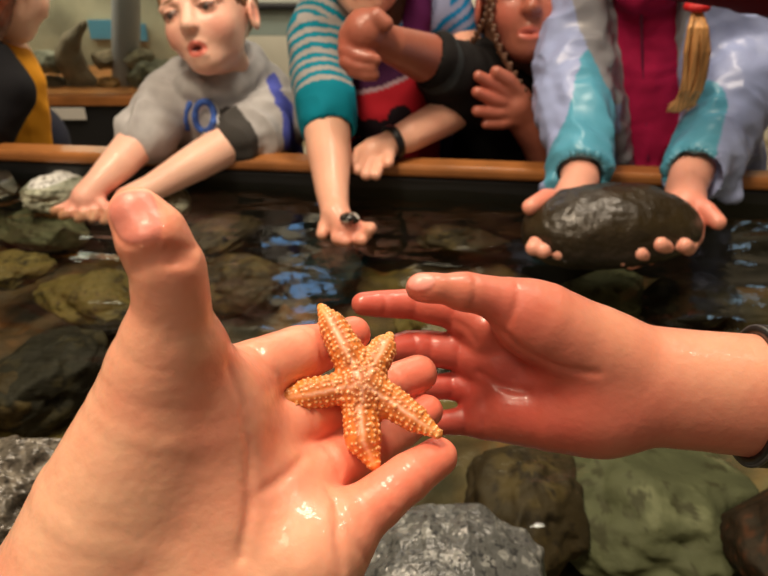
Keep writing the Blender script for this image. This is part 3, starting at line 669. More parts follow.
# ---------- child in the pale blue jacket
root = person('child in a pale blue jacket over a magenta fleece, holding the big dark shell', (W(645, 150, 1.1)[0], 1.14, FLOOR))
jh = Head(W(652, -160, 1.06), CV(-.05, -.45, .9), CV(.05, .9, .4), .200)
bo = body('body', [
  [(645, 0, 1.16, .03), (648, 160, 1.17, .05)], [(585, 30, 1.12, .045), (572, 90, 1.05, .04), (579, 150, .95, .031), (580, 182, .86, .0245), (568, 208, .80, .026)],
  [(712, 30, 1.12, .045), (724, 90, 1.05, .042), (700, 150, .96, .033), (686, 188, .86, .0255), (684, 208, .80, .027)]], .0026, jh,
  skin(lin(236, 170, 148), 7, jh, [(540, 205, .77, .03, .7), (540, 250, .75, .03, .7), (650, 250, .74, .04, .7), (705, 215, .77, .03, .6)]), root, fingers=[
  [(566, 202, .80, .016), (546, 199, .775, .0125), (530, 207, .755, .0098)], [(560, 214, .79, .016), (545, 232, .755, .0115), (533, 248, .715, .0090)], [(565, 220, .79, .015), (554, 240, .75, .0105), (543, 251, .712, .0088)],
  [(570, 222, .79, .015), (568, 244, .75, .0105), (559, 253, .712, .0088)], [(575, 222, .79, .015), (582, 246, .75, .010), (576, 256, .712, .0085)],
  [(690, 204, .80, .016), (706, 211, .775, .012), (718, 222, .755, .0098)], [(688, 214, .79, .017), (684, 238, .745, .0115), (668, 248, .712, .0095), (660, 244, .700, .009)], [(683, 218, .79, .017), (666, 246, .74, .0115), (650, 257, .712, .0095), (640, 253, .698, .0088)],
  [(678, 220, .79, .016), (650, 254, .74, .0108), (631, 262, .712, .0092), (622, 259, .70, .0085)], [(692, 216, .79, .016), (694, 236, .75, .0115), (688, 248, .72, .0092), (684, 245, .705, .0088)]])
hr = jh.hair('hair', lin(150, 104, 56), root, .2)
T1 = [(644, 0, 1.125, .066), (645, 60, 1.125, .072), (648, 130, 1.13, .076), (650, 190, 1.14, .08)]
f = wfield([T1], .003, .03); w_chain(f, T1, .02); w_chain(f, [(640, -18, 1.06, .04), (655, -18, 1.06, .04)], .02); f.chain([(W(652, -60, 1.0), .03), (W(648, -6, 1.0), .012), (W(648, 6, 1.0), .004)], .006, True)
fl = solid('fleece', f, M_cloth, root, lambda V, N: np.tile(lin(168, 26, 74), (len(V), 1)) * (1 + .14 * fbm(V * 50, 4, 3)[:, None]), folds(41, .0045, 30))
printed('zip', f, [(641, 14), (642, 60), (645, 110), (648, 160)], .0022, mat('magenta_zip', (.16, .01, .05), .5), root, False, .001)
# jacket: two open fronts, sleeves
LF = [(600, 0, 1.10, .066), (597, 60, 1.10, .070), (598, 120, 1.11, .072), (602, 185, 1.12, .072)]
RF = [(696, 0, 1.10, .066), (706, 60, 1.10, .072), (708, 120, 1.11, .078), (712, 185, 1.12, .078)]
S1 = [(598, 0, 1.12, .056), (574, 50, 1.08, .057), (572, 100, 1.01, .053), (580, 140, .94, .045), (581, 170, .885, .037)]
S2 = [(712, 0, 1.12, .062), (738, 55, 1.08, .064), (730, 100, 1.02, .058), (714, 140, .96, .050), (697, 170, .90, .042)]
f = wfield([LF, RF, S1, S2], .0028, .04)
for c in (LF, RF, S1, S2): w_chain(f, c, .012)
w_chain(f, [(577, 158, .905, .036), (558, 180, .89, .016), (551, 188, .885, .010)], .015)
w_chain(f, [(712, 158, .93, .036), (725, 184, .91, .018), (731, 196, .90, .011)], .015)
f.cone(W(581, 184, .85), W(581, 170, .885), .036, .031, .003, True); f.cone(W(687, 190, .855), W(695, 172, .89), .040, .034, .003, True)
# opening down the front
for c in [[(644, -30, 1.04, .060), (644, 20, 1.04, .052), (649, 80, 1.045, .043), (657, 190, 1.05, .028)]]: w_chain(f, c, .02, True)
def jcol(V, N):
    C = np.tile(lin(152, 166, 208), (len(V), 1)); te = lin(84, 158, 186)
    d, t = seg_dist(V, W(602, 85, 1.0), W(592, 160, .88)); C = np.where(((d < .052 + .012 * vnoise(V * 14, 3)))[:, None], te, C)
    d, t = seg_dist(V, W(688, 108, .97), W(672, 160, .87)); C = np.where(((d < .050))[:, None], te, C)
    d, t = seg_dist(V, W(574, 172, .88), W(592, 172, .88)); C = np.where(((d < .042))[:, None], te, C)
    d, t = seg_dist(V, W(664, 168, .89), W(688, 176, .88)); C = np.where(((d < .030))[:, None], te, C)
    # grey lining folded back along the opening
    for a, b, r0, r1 in ((W(644, -30, 1.0), W(644, 20, 1.0), .086, .078), (W(644, 20, 1.0), W(648, 80, 1.0), .078, .062), (W(648, 80, 1.0), W(657, 190, 1.02), .062, .042)):
        d, t = seg_dist(V * (1, .02, 1), a * (1, .02, 1), b * (1, .02, 1)); C = np.where(((d < r0 + (r1 - r0) * t) & (V[:, 1] > .975 + .06 * (V[:, 2] < .12)))[:, None], lin(142, 144, 152), C)
    return np.clip(C * (1 + .05 * fbm(V * 30, 9, 2)[:, None]), 0, 1)
jk = solid('jacket', f, M_shiny, root, jcol, folds(47, .008, 30, (1, 1, .6)))
# fair ponytail over the shoulder with its red tie
rg = np.random.default_rng(9); V0 = []
f = Field(W(690, 60, .962) - (.06, .04, .12), W(690, 60, .962) + (.06, .05, .12), .0013)
for i in range(70):
    a, b = rg.uniform(-1, 1), rg.uniform(-1, 1); c_ = rg.uniform(-1, 1); e_ = rg.uniform(-.5, 1)
    kp = [(697 + a * 3, 10, .975 + b * .003), (698 + a * 9, 28, .965 + b * .010), (697 + a * 12, 52, .962 + b * .010), (695 + a * 11 + c_, 74, .962 + b * .008), (691 + a * 9 + c_ * 3, 90, .962 + b * .006), (684 + a * 7 + c_ * 5, 102 + e_ * 3, .962), (675 + a * 6 + c_ * 5, 108 + e_ * 5, .962)]
    f.chain([(W(*q), r * rg.uniform(.8, 1.2)) for q, r in zip(kp, (.0026, .0030, .0028, .0024, .0020, .0014, .0009))], .0012)
pt = solid('ponytail', f, M_hair, root, lambda V, N: np.clip(np.tile(lin(204, 152, 96), (len(V), 1)) * (1 + .5 * vnoise(V * np.array((420, 420, 20)), 3)[:, None]), 0, 1))
f = Field(W(697, 7, .975) - .03, W(697, 7, .975) + .03, .0015)
for i in range(12):
    a = i / 12 * 6.283; c = W(697, 7, .975) + np.array((.012 * math.cos(a), .012 * math.sin(a), 0)); a += .523; e = W(697, 7, .975) + np.array((.012 * math.cos(a), .012 * math.sin(a), 0)); f.cone(c, e, .0052, .0052, .001)
ti = solid('hair_tie', f, mat('red_elastic', (.5, .01, .012), .6), root)
legs('trousers', W(646, 150, 1.14)[0], 1.17, lin(60, 60, 84), root); attach(root, list(root.children))

# big dark shell in the jacket child's hands
SM = frame((0, -1, 0), (0, 0, 1)); SM = np.array([SM[0], SM[1], SM[2]])
c = W(611, 222, .755); f = Field(c - (.14, .10, .085), c + (.14, .10, .085), .0016)
Rz = np.array(Matrix.Rotation(math.radians(-4), 3, 'Y')).T
f.ell(c + (-.003, 0, -.004), (.100, .060, .049), Rz, k=.01); f.ell(c + (.048, 0, -.010), (.060, .042, .028), Rz, k=.02); f.ell(c + (-.048, 0, -.012), (.052, .048, .033), Rz, k=.02); f.ell(c + (0, 0, -.020), (.098, .062, .022), Rz, k=.012)
def shc(V, N):
    q = V - c; r = np.sqrt((q[:, 0] / 1.9 + .0) ** 2 + q[:, 1] ** 2 + q[:, 2] ** 2); n = fbm(V * 30, 6, 3)
    C = np.tile(lin(38, 29, 11), (len(V), 1)) * (1 + .3 * n[:, None]); w = np.clip(np.sin(r * 700 + n * 2) * .5, 0, 1)[:, None] * .35
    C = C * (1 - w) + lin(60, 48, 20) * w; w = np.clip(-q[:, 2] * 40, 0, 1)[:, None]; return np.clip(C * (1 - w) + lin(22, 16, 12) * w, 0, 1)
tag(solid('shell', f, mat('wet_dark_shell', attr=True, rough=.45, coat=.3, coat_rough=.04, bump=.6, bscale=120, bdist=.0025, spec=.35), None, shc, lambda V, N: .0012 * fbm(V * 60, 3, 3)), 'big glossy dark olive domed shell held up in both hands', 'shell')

# ---------- child with a yellow waistcoat at the picture edge
root = person('auburn-haired child in a yellow waistcoat and black sleeves, turned away', (W(-10, 150, 1.25)[0], 1.27, FLOOR))
yh = Head(W(2, -20, 1.25), CV(.42, -.05, -.9), CV(.05, .97, .2), .185)
bo = body('body', [[(0, 60, 1.26, .055), (-5, 170, 1.28, .08)], [(-10, 70, 1.18, .034), (4, 95, 1.14, .034), (-10, 124, 1.12, .032), (-60, 165, 1.05, .026), (-75, 172, 1.03, .024)]], .003, yh, skin(lin(236, 190, 164), 8, yh), root, fingers=[
  [(-74, 170, 1.03, .015), (-88, 176, 1.02, .0105), (-96, 184, 1.01, .0085)], [(-74, 174, 1.03, .015), (-84, 184, 1.01, .0105), (-88, 192, 1.0, .0085)], [(-72, 176, 1.03, .015), (-78, 188, 1.01, .0105), (-80, 196, 1.0, .0085)], [(-68, 176, 1.03, .014), (-70, 188, 1.01, .010), (-71, 195, 1.0, .008)], [(-72, 166, 1.03, .014), (-64, 176, 1.01, .010), (-62, 183, 1.0, .008)]])
yh.hair('hair', lin(112, 52, 28), root, .75)
T1 = [(-4, 74, 1.25, .068), (-6, 110, 1.26, .086), (-6, 180, 1.28, .095)]
f = wfield([T1], .003, .05); w_chain(f, T1, .02); w_chain(f, [(8, 62, 1.25, .032), (26, 84, 1.25, .030), (30, 150, 1.26, .038)], .03)
ve = solid('yellow_waistcoat', f, M_cloth, root, lambda V, N: np.tile(lin(214, 146, 34), (len(V), 1)) * (1 + .08 * fbm(V * 30, 2, 2)[:, None]), folds(53, .004, 18))
S1 = [(-10, 66, 1.17, .042), (6, 92, 1.14, .044), (-8, 122, 1.12, .042), (-45, 150, 1.08, .034)]
f = wfield([S1], .003, .04); w_chain(f, S1, .02)
sl_ = solid('black_sleeve', f, M_cloth, root, lambda V, N: np.tile(lin(18, 18, 22), (len(V), 1)), folds(55, .004, 18))
legs('trousers', W(-6, 150, 1.28)[0], 1.3, lin(40, 42, 56), root); attach(root, list(root.children))

# ---------- someone else's arm in a maroon sleeve, reaching in above
root = person('outstretched arm in a dark maroon sleeve above the fair ponytail', (W(930, 20, 1.0)[0], 1.0, FLOOR))
AR = [(960, -20, 1.05, .06), (860, -14, .93, .048), (770, -24, .88, .042), (690, -30, .86, .032)]
mh = Head(W(950, -160, 1.1), CV(-.8, -.2, .5), CV(0, 1, .2), .2); mh.hair('hair', lin(60, 40, 28), root, .3)
bo = body('body', [[(950, -10, 1.1, .06), (950, 160, 1.15, .06)], [(960, -20, 1.05, .045), (860, -14, .93, .036), (770, -24, .88, .03), (690, -30, .86, .024), (655, -40, .85, .019), (640, -42, .85, .022)]], .004, mh, skin(lin(214, 156, 128), 9, mh), root, fingers=[
  [(638, -44, .85, .013), (620, -50, .845, .0095), (606, -50, .84, .008)], [(636, -40, .85, .013), (616, -42, .845, .0095), (602, -40, .84, .008)], [(637, -36, .85, .013), (619, -34, .845, .0095), (606, -30, .84, .008)], [(640, -34, .85, .012), (626, -28, .845, .009), (616, -22, .84, .0075)], [(646, -44, .85, .013), (636, -56, .845, .010), (626, -60, .84, .008)]])
f = wfield([AR, [(950, 0, 1.1, .08), (950, 200, 1.2, .1)]], .004, .05); w_chain(f, AR, .02); w_chain(f, [(950, 0, 1.1, .08), (950, 60, 1.12, .09), (950, 215, 1.16, .10)], .03)
solid('maroon_jumper', f, M_cloth, root, lambda V, N: np.tile(lin(92, 18, 34), (len(V), 1)), folds(57, .004, 20))
legs('trousers', W(950, 150, 1.15)[0], 1.17, lin(40, 42, 56), root); attach(root, list(root.children))
# ------------------------------------------------------------------ hands in front
def pr(px, py, d, r): return (P(px, py, d), r * d / FPX)
def bounds(ch, pad=.006):
    A = np.array([p for c in ch for p, r in c]); R = max(r for c in ch for p, r in c)
    return A.min(0) - R - pad, A.max(0) + R + pad

thumb = [pr(137, 215, .168, 28.5), pr(150, 239, .169, 34.5), pr(168, 268, .172, 38), pr(172, 305, .177, 39), pr(169, 345, .183, 45)]
thenar = [pr(169, 350, .185, 47), pr(162, 378, .188, 58), pr(153, 418, .192, 66), pr(119, 510, .199, 84), pr(86, 605, .204, 98), pr(76, 650, .206, 102)]
fing = {
 'index': [pr(217, 397, .214, 39), pr(258, 370, .222, 32), pr(300, 354, .236, 29), pr(335, 343, .247, 21.5), pr(353, 334, .253, 18)],
 'middle': [pr(240, 440, .216, 37), pr(298, 419, .228, 31), pr(345, 403, .242, 27), pr(388, 387, .254, 21.5), pr(418, 374, .262, 19.5)],
 'ring': [pr(270, 490, .213, 36), pr(325, 470, .223, 29), pr(367, 449, .236, 25), pr(402, 428, .248, 19.5), pr(427, 411, .256, 16.5)],
 'pinky': [pr(315, 545, .204, 36), pr(348, 525, .206, 31), pr(378, 501, .210, 27), pr(408, 477, .216, 24), pr(438, 457, .224, 20)],
}
wrist = [pr(76, 650, .215, 102), pr(30, 800, .225, 103), pr(-60, 980, .235, 120)]
lo, hi = bounds([thumb, thenar, wrist] + list(fing.values()))
H = Field(lo, hi, .00075)
H.chain(thenar, .012)
H.chain(wrist, .02); H.chain([pr(200, 620, .225, 90), pr(110, 800, .235, 90), pr(30, 980, .245, 100)], .03)
mcp = [fing[k][0] for k in ('index', 'middle', 'ring', 'pinky')]
palm_end = [pr(100, 620, .225, 60), pr(140, 640, .228, 60), pr(180, 650, .228, 60), pr(220, 670, .222, 70)]
PF = H.like()
for a, b in zip(mcp, palm_end): PF.cone(a[0], b[0], a[1], b[1], .012)
for a, b in zip(mcp, mcp[1:]): PF.cone(a[0], b[0], a[1] * .9, b[1] * .9, .01)
PF.cone(P(300, 560, .200), P(235, 640, .205), 44 * .2 / FPX, 80 * .2 / FPX, .02)     # heel below the little finger
H.merge(PF, .018)
F = H.like()
for k, ch in fing.items():
    G = H.like(); G.chain(ch, .004)
    for (p, r) in ch[1:-1]: G.ell(p + CV(0, 0, 1) * r * .22, np.array((r, r, r)) * .84, k=.003)
    F.merge(G, .0015)
H.merge(F, .007)
T = H.like(); T.chain(thumb, .004)
# thumb: bulging pad, joint
T.ell(P(160, 234, .168), np.array((20, 34, 22)) * .17 / FPX, k=.005)

H.merge(T, .006)
# web between thumb and index
H.cone(P(199, 352, .192), P(220, 396, .205), .0060, .0075, .012)
H.cone(P(208, 430, .200), P(205, 560, .203), .011, .016, .02)
# fold of skin along the ball of the thumb
H.cone(P(224, 410, .197), P(230, 510, .196), .0035, .0045, .014)
def crease(Fd, pts, r, k, sub=True):   # a line drawn on the skin; r = half width, sinks in about r
    A = np.array([p[:2] for p in pts], float); n = max(6, int(np.linalg.norm(np.diff(A, axis=0), axis=1).sum() / 5)); s = np.concatenate([[0], np.cumsum(np.linalg.norm(np.diff(A, axis=0), axis=1))])
    u = np.linspace(0, s[-1], n); q = [on(Fd, np.interp(t, s, A[:, 0]), np.interp(t, s, A[:, 1])) for t in u]
    q = [(p, r * (.35 + .65 * math.sin(math.pi * (i + .5) / n))) for i, p in enumerate(q) if p is not None]
    if len(q) > 2:
        q = [(q[max(i - 1, 0)][0] / 4 + q[i][0] / 2 + q[min(i + 1, len(q) - 1)][0] / 4, q[i][1]) for i in range(len(q))]
        Fd.chain(q, k, sub)
# creases: palm lines, finger joints
crease(H, [(228, 366, .199), (242, 400, .1985), (250, 450, .197), (250, 510, .193), (240, 560, .19)], .0010, .002)
crease(H, [(262, 492, .2005), (286, 476, .203), (306, 455, .2065)], .0009, .002)
crease(H, [(343, 570, .190), (337, 535, .1925), (337, 500, .199)], .0006, .002)
def ring_crease(Fd, a, b, r, f, w, k=.0015):   # groove across a finger at b on the side facing the viewer
    ax = (b - a) / np.linalg.norm(b - a); n = P(384, 288, 0) - b; n = n - ax * (n @ ax); n /= np.linalg.norm(n); s = np.cross(ax, n)
    pts = []
    for t in np.linspace(-1.1, 1.1, 9):
        e = math.cos(t) * n + math.sin(t) * s; q = march(Fd, b + e * r * 1.8, -e, r * 1.8, 160)
        if q is not None and np.linalg.norm(q - b) < r * 1.5: pts.append((q + e * w * .3, w * max(.3, math.cos(t))))
    if len(pts) > 2: Fd.chain(pts, k, True)
for k in fing:
    ch = fing[k]
    for j in (1, 2, 3):
        a, b = ch[j - 1][0], ch[j][0]; ring_crease(H, a, b, ch[j][1] * 1.12, 1, .0004, .0018)
for yy, w in ((252, .0010), (259, .0011), (266, .0008)):
    crease(H, [(133, yy + 8, .165), (150, yy + 0, .1595), (170, yy - 4, .158), (196, yy - 3, .161)], w, .0012)
# thumb nail
NC = P(121, 212, .1595); Nn = CV(-.80, .02, .60); Na = CV(-.50, .86, .0); Na = Na - Nn * (Na @ Nn); Na /= np.linalg.norm(Na); Ns = np.cross(Na, Nn)
NM = np.array([Ns, Na, Nn])
def nail(Fd, C, M, w, l, t=.0008):
    Fd.ell(C, (w, l, t * 3.2), M, k=.0006, sub=True)          # bed
    Fd.ell(C - M[2] * t * 1.2, (w * .93, l * .94, t * 2.6), M, k=.0003)   # plate
def project(Fd, C, n):     # slide a point along n onto the surface
    best, bp = 9, C
    for t in np.linspace(-.012, .012, 97):
        q = C + n * t; i = np.round((q - Fd.lo) / Fd.v).astype(int)
        if (i < 0).any() or (i >= Fd.n).any(): continue
        d = abs(Fd.D[tuple(i)])
        if d < best: best, bp = d, q
    return bp
NC = project(H, NC, Nn)
def nail_relief(V, N, C, M, w, l):
    q = V - C; a, b, c = q @ M[0], q @ M[1], q @ M[2]; rho = np.sqrt((a / w) ** 2 + (b / l) ** 2); ok = (np.abs(c) < .006) & (N @ M[2] > -.1)
    return np.where(ok, -.00026 * np.exp(-((rho - 1.04) / .12) ** 2) + .00010 * np.clip((1 - rho) * 8, 0, 1), 0)
NW, NL = .0060, .0078

def skin_cols(base, red, reds, pales=(), seed=1, fine=700):
    def f(V, N):
        n = fbm(V * 90, seed, 3)[:, None]; m = fbm(V * 350, seed + 5, 3)[:, None]
        C = np.tile(np.asarray(base), (len(V), 1))
        w = np.clip(.26 + .16 * n, 0, 1); C = C * (1 - w) + np.asarray(red) * w
        for c, r, s in reds: C = blob(C, V, c, r, red, s)
        for c, r, col, s in pales: C = blob(C, V, c, r, col, s)
        return np.clip(C * (1 + .03 * m), 0, 1)
    return f
SK = lin(246, 187, 153); RED = lin(232, 104, 84); PALE = lin(242, 196, 160)
reds = [(fing[k][-1][0], .013, .8) for k in fing] + [(fing[k][-2][0], .014, .55) for k in fing] + [(fing[k][1][0], .014, .5) for k in fing] + [(fing[k][2][0], .013, .4) for k in fing]
reds += [(thumb[1][0], .014, .45), (P(215, 350, .19), .012, .4), (P(250, 470, .2), .016, .4), (P(210, 440, .18), .012, .3)]
pales = [(P(60, 520, .17), .03, PALE, .5), (P(290, 560, .19), .016, PALE, .4)]
def near_cols(V, N):
    C = skin_cols(SK, RED, reds, pales)(V, N)
    q = V - NC; a, b, c = q @ Ns, q @ Na, q @ Nn
    w = np.clip((1.0 - np.sqrt((a / NW) ** 2 + (b / NL) ** 2)) * 8, 0, 1) * (np.abs(c) < .006)
    C = C * (1 - w[:, None]) + lin(222, 138, 122) * w[:, None]
    wet_ = 1 - .9 * w
    tip = w * np.clip((b - .0055) / .001, 0, 1); C = C * (1 - tip[:, None] * .5) + lin(240, 205, 180) * tip[:, None] * .5
    return np.concatenate([np.clip(C, 0, 1), wet_[:, None]], 1)
hand = solid('hand', H, M_skin, None, near_cols, lambda V, N: .00006 * fbm(V * 300, 3, 3) + nail_relief(V, N, NC, NM, NW, NL), 7)
tag(hand, 'open adult palm, thumb up, carrying the orange starfish on wet pink fingers', 'hand')

# ---- smaller hand reaching in from the side
ct = [pr(420, 286, .262, 12.5), pr(440, 288, .263, 14.5), pr(468, 291, .266, 18.5), pr(505, 301, .270, 24), pr(538, 318, .274, 34)]
cf = {
 'index': [pr(363, 304, .292, 12), pr(382, 304, .294, 14), pr(412, 304, .297, 15.5), pr(452, 311, .297, 18), pr(485, 332, .296, 26)],
 'middle': [pr(388, 350, .296, 14), pr(408, 347, .300, 17), pr(428, 348, .301, 18), pr(458, 352, .300, 19), pr(495, 365, .298, 27)],
 'ring': [pr(425, 387, .301, 12), pr(450, 386, .302, 14), pr(470, 388, .301, 16), pr(505, 392, .299, 25)],
 'pinky': [pr(438, 423, .297, 12), pr(462, 421, .298, 14), pr(480, 419, .298, 17), pr(520, 415, .297, 26)],
}
arm1 = [pr(600, 352, .283, 37), pr(640, 366, .285, 39), pr(700, 374, .284, 40), pr(760, 380, .283, 42), pr(900, 388, .28, 48), pr(1050, 395, .278, 52)]
arm2 = [pr(600, 408, .290, 42), pr(650, 403, .288, 40), pr(700, 406, .286, 41), pr(760, 412, .285, 42), pr(900, 420, .283, 48), pr(1050, 430, .28, 52)]
lo, hi = bounds([ct, arm1, arm2] + list(cf.values()))
K = Field(lo, hi, .0009)
K.chain(arm1, .02); K.chain(arm2, .025)
K.chain([pr(600, 352, .283, 38), pr(565, 335, .278, 42), pr(530, 320, .276, 36)], .012)     # ball of the thumb
K.chain([pr(600, 408, .290, 43), pr(550, 411, .292, 40), pr(512, 408, .295, 33), pr(490, 412, .297, 25)], .012)
for a, b in (((495, 340, .302, 28), (600, 380, .298, 34)), ((500, 365, .306, 30), (600, 385, .299, 34)), ((510, 390, .305, 28), (600, 395, .295, 34))):
    K.chain([pr(*a), pr(*b)], .012)
F = K.like()
for k, ch in cf.items():
    G = K.like(); G.chain(ch, .004); F.merge(G, .0015)
K.merge(F, .006)
T = K.like(); T.chain(ct, .006); T.ell(P(428, 289, .262), np.array((20, 12, 13)) * .262 / FPX, k=.004); T.ell(P(462, 293, .266), np.array((16, 17, 16)) * .262 / FPX, k=.005)
K.merge(T, .009)
crease(K, [(455, 322, .2895), (468, 328, .288), (478, 345, .287)], .0006, .002)
crease(K, [(500, 330, .264), (525, 352, .268), (560, 368, .275), (600, 374, .276)], .0004, .003)
crease(K, [(478, 372, .288), (505, 388, .2885), (530, 392, .2845)], .0005, .003)
for k in cf:
    ch = cf[k]
    for j in range(1, len(ch) - 1):
        ring_crease(K, ch[j - 1][0], ch[j][0], ch[j][1] * 1.1, 1, .0003, .002)
for j in (2, 3): ring_crease(K, ct[j - 1][0], ct[j][0], ct[j][1] * 1.12, 1, .0003, .002)
kn = CV(-.12, .72, .68); ka = CV(-1, .08, .0); ka = ka - kn * (ka @ kn); ka /= np.linalg.norm(ka); KM = np.array([np.cross(ka, kn), ka, kn])
KC = project(K, P(421, 280, .2575), kn)
SK2 = lin(208, 134, 110); RED2 = lin(196, 70, 60)  # cold-reddened skin, darkened too to paint in the palm's shade
reds2 = [(cf[k][j][0], .012, .55) for k in cf for j in range(len(cf[k]) - 1)] + [(P(500, 370, .29), .026, .65), (P(560, 400, .28), .026, .5), (P(500, 310, .262), .012, .3), (P(650, 395, .268), .012, .25)]
def kid_cols(V, N):
    C = skin_cols(SK2, RED2, reds2, [(P(700, 345, .265), .022, PALE, .35), (P(760, 345, .265), .022, PALE, .35), (P(620, 320, .265), .018, PALE, .3)], 11)(V, N)  # pale spots paint overhead light along the top of the forearm
    q = V - KC; a, b, c = q @ KM[0], q @ KM[1], q @ KM[2]
    w = np.clip((1.0 - np.sqrt((a / .0035) ** 2 + (b / .0055) ** 2)) * 8, 0, 1) * (np.abs(c) < .003)
    C = C * (1 - w[:, None]) + lin(236, 158, 146) * w[:, None]
    return np.concatenate([C, np.full((len(V), 1), .55)], 1)
hand2 = solid('hand', K, M_skin, None, kid_cols, lambda V, N: .00005 * fbm(V * 300, 9, 3) + nail_relief(V, N, KC, KM, .0036, .0056), 4)
tag(hand2, 'small cupped hand with a black wristband, reaching towards the starfish', 'hand')

# black wristband on that wrist: an oval strap and its clasp, separate thing
wb = empty('wristband'); tag(wb, 'black strap round the bare wrist at the edge of the picture', 'wristband')
M_rib = mat('grey_rubber', (.06, .06, .065), .3)
def wrist_strap(name, off, w, t, m, n=96):       # follows the skin all the way round
    ax = axd / np.linalg.norm(axd); up = CV(0, 1, 0); up = up - ax * (up @ ax); up /= np.linalg.norm(up); sd = np.cross(ax, up); V, Fq = [], []
    rad = []
    for i in range(n):
        a = 2 * math.pi * i / n; e = up * math.cos(a) + sd * math.sin(a); rr = 0
        for o in (-w, 0, w):
            c = c0 + ax * (off + o); q = march(K, c + e * .05, -e, .05, 300); rr = max(rr, np.linalg.norm(q - c) if q is not None else .02)
        rad.append(rr)
    rad = np.array(rad); rad = sum(np.roll(rad, j) for j in range(-3, 4)) / 7 + .0004
    prof = [(-w, -.001), (-w, t * .6), (-w * .8, t), (w * .8, t), (w, t * .6), (w, -.001)]; k = len(prof)
    for i in range(n):
        a = 2 * math.pi * i / n; e = up * math.cos(a) + sd * math.sin(a)
        for x, h in prof: V.append(c0 + ax * (off + x) + e * (rad[i] + h))
    for i in range(n):
        for j in range(k): Fq.append([i * k + j, i * k + (j + 1) % k, ((i + 1) % n) * k + (j + 1) % k, ((i + 1) % n) * k + j])
    return quick_mesh(name, V, np.array(Fq), m, wb)
c0 = P(766, 397, .2845); axd = P(830, 402, .283) - P(700, 391, .285)
wrist_strap('band', 0, .0075, .0030, M_black)
for s in (-1, 1):
    wrist_strap('edge_rib', .0062 * s, .0008, .0036, M_rib)

# ------------------------------------------------------------------ starfish
rng = np.random.default_rng(4)
SCN = P(362, 384, .2265)
arms_px = [
 [(347, 352, .2285, 17), (333, 326, .232, 14), (321, 307, .236, 4)],
 [(375, 363, .2295, 15), (382, 350, .233, 14), (390, 336, .2365, 4.5)],
 [(335, 389, .2255, 15), (306, 395, .223, 16), (289, 398, .2215, 10.5)],
 [(361, 412, .2245, 18.5), (363, 438, .221, 18.5), (374, 464, .2185, 7)],
 [(388, 400, .2255, 17), (414, 418, .222, 14), (438, 434, .2185, 5)]]
cen = (SCN, 16 * .2265 / FPX)
lo, hi = bounds([[cen]] + [[pr(*q) for q in a] for a in arms_px], .003)
S = Field(lo, hi, .00032)
bumps, mids = [], []
NS = P(384, 288, 0) - SCN; NS /= np.linalg.norm(NS)
S.ell(SCN, (cen[1] * 1.05, cen[1] * 1.05, cen[1] * 1.0), k=.002)
for A in arms_px:
    ch = [cen] + [pr(*q) for q in A]; S.chain(ch, .0035)
for ai, A in enumerate(arms_px):
    ch = [cen] + [pr(*q) for q in A]
    pts = np.array([c[0] for c in ch]); rs = np.array([c[1] for c in ch]); sl = np.concatenate([[0], np.cumsum(np.linalg.norm(np.diff(pts, axis=0), axis=1))])
    L = sl[-1] + rs[-1] * .7; u = .0015
    while u < L:
        c = np.array([np.interp(u, sl, pts[:, k]) for k in range(3)]); r = float(np.interp(u, sl, rs))
        if u > sl[-1]: c = pts[-1] + (pts[-1] - pts[-2]) / np.linalg.norm(pts[-1] - pts[-2]) * (u - sl[-1]); r = math.sqrt(max(rs[-1] ** 2 - (u - sl[-1]) ** 2, 1e-7))
        j = min(int(np.searchsorted(sl, u)), len(sl) - 1); ax = pts[j] - pts[max(j - 1, 0)] if j else pts[1] - pts[0]; ax = ax / np.linalg.norm(ax)
        n = NS - ax * (NS @ ax); n /= np.linalg.norm(n); s = np.cross(ax, n); 
        if (q0 := march(S, c + n * r * 2.2, -n, r * 2.2, 120)) is not None: mids.append(q0)
        for deg in (0, -21, 21, -39, 39, -58, 58, -77, 77, -96, 96):
            if deg == 0 and rng.random() < .25: continue
            a = math.radians(deg + rng.uniform(-5, 5)); big = .00060 if deg in (-39, 39, 58, -58) else .00042
            if deg == 0: big = .00026
            p = c + ax * rng.uniform(-.0004, .0004) + r * 1.0 * (math.cos(a) * n + math.sin(a) * s)
            rr = big * rng.uniform(.75, 1.2) * (.6 + .45 * r / .005)
            e = math.cos(a) * n + math.sin(a) * s
            p = march(S, c + ax * rng.uniform(-.0003, .0003) + e * r * 2.2, -e, r * 2.2, 120)
            if p is None: continue
            if deg == 0: mids.append(p)
            bumps.append((p + e * rr * .05, rr))
        u += .0019
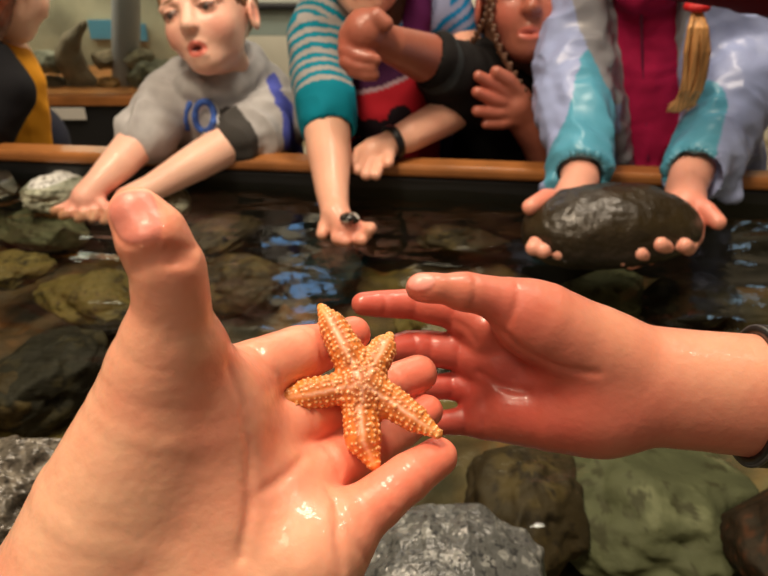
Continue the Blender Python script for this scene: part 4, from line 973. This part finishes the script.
for _ in range(34):
    a, q = rng.uniform(0, 6.28), rng.uniform(0, .0042); e = np.cross(NS, (0, 0, 1)); e /= np.linalg.norm(e); f = np.cross(NS, e)
    bumps.append((SCN + e * math.cos(a) * q + f * math.sin(a) * q + 0 * NS, .00036))
fix = []
for p, r in bumps:
    if r == .00036:
        p = march(S, p + NS * .015, -NS, .02, 200)
        if p is None: continue
    fix.append((p, r))
bumps = fix
for p, r in bumps: S.cone(p, p + 1e-6, r, r, .00025)
BP = np.array([b[0] for b in bumps]); BR = np.array([b[1] for b in bumps]); MP = np.array(mids)
MP = np.concatenate([MP] + [MP[:-1][ok_] + (MP[1:] - MP[:-1])[ok_] * t for ok_ in [np.linalg.norm(np.diff(MP, axis=0), axis=1) < .0035] for t in (.2, .4, .6, .8)])
def near_dist(V, Pt):
    o = np.empty(len(V)); w = np.empty(len(V), int)
    for i in range(0, len(V), 4000):
        d = ((V[i:i + 4000, None] - Pt[None]) ** 2).sum(2); w[i:i + 4000] = d.argmin(1); o[i:i + 4000] = np.sqrt(d.min(1))
    return o, w
def star_cols(V, N):
    C = np.tile(lin(216, 124, 54), (len(V), 1)); n = fbm(V * 500, 2, 3)[:, None]; C *= 1 + .12 * n
    dm, _ = near_dist(V, MP); w = np.exp(-((dm - .0016) / .0006) ** 2)[:, None]; C = C * (1 - .6 * w) + lin(166, 88, 46) * .6 * w; w = np.exp(-(dm / .0006) ** 2)[:, None]; C = C * (1 - .9 * w) + lin(244, 190, 160) * .9 * w
    w = np.exp(-(((V - SCN - NS * .004) ** 2).sum(1)) / .0038 ** 2)[:, None]; C = C * (1 - .7 * w) + lin(176, 112, 92) * .7 * w
    for A in arms_px: C = blob(C, V, pr(*A[-1])[0], .006, lin(244, 160, 72), .75)
    db, wi = near_dist(V, BP); w = np.clip((BR[wi] * 1.12 - db) / (BR[wi] * .4), 0, 1)[:, None] * .85
    return np.clip(C * (1 - w) + lin(250, 208, 156) * w, 0, 1)
st = solid('starfish', S, M_star, None, star_cols, None, 1)
tag(st, 'orange starfish with rows of pale bumps, lying across the wet fingers', 'starfish')
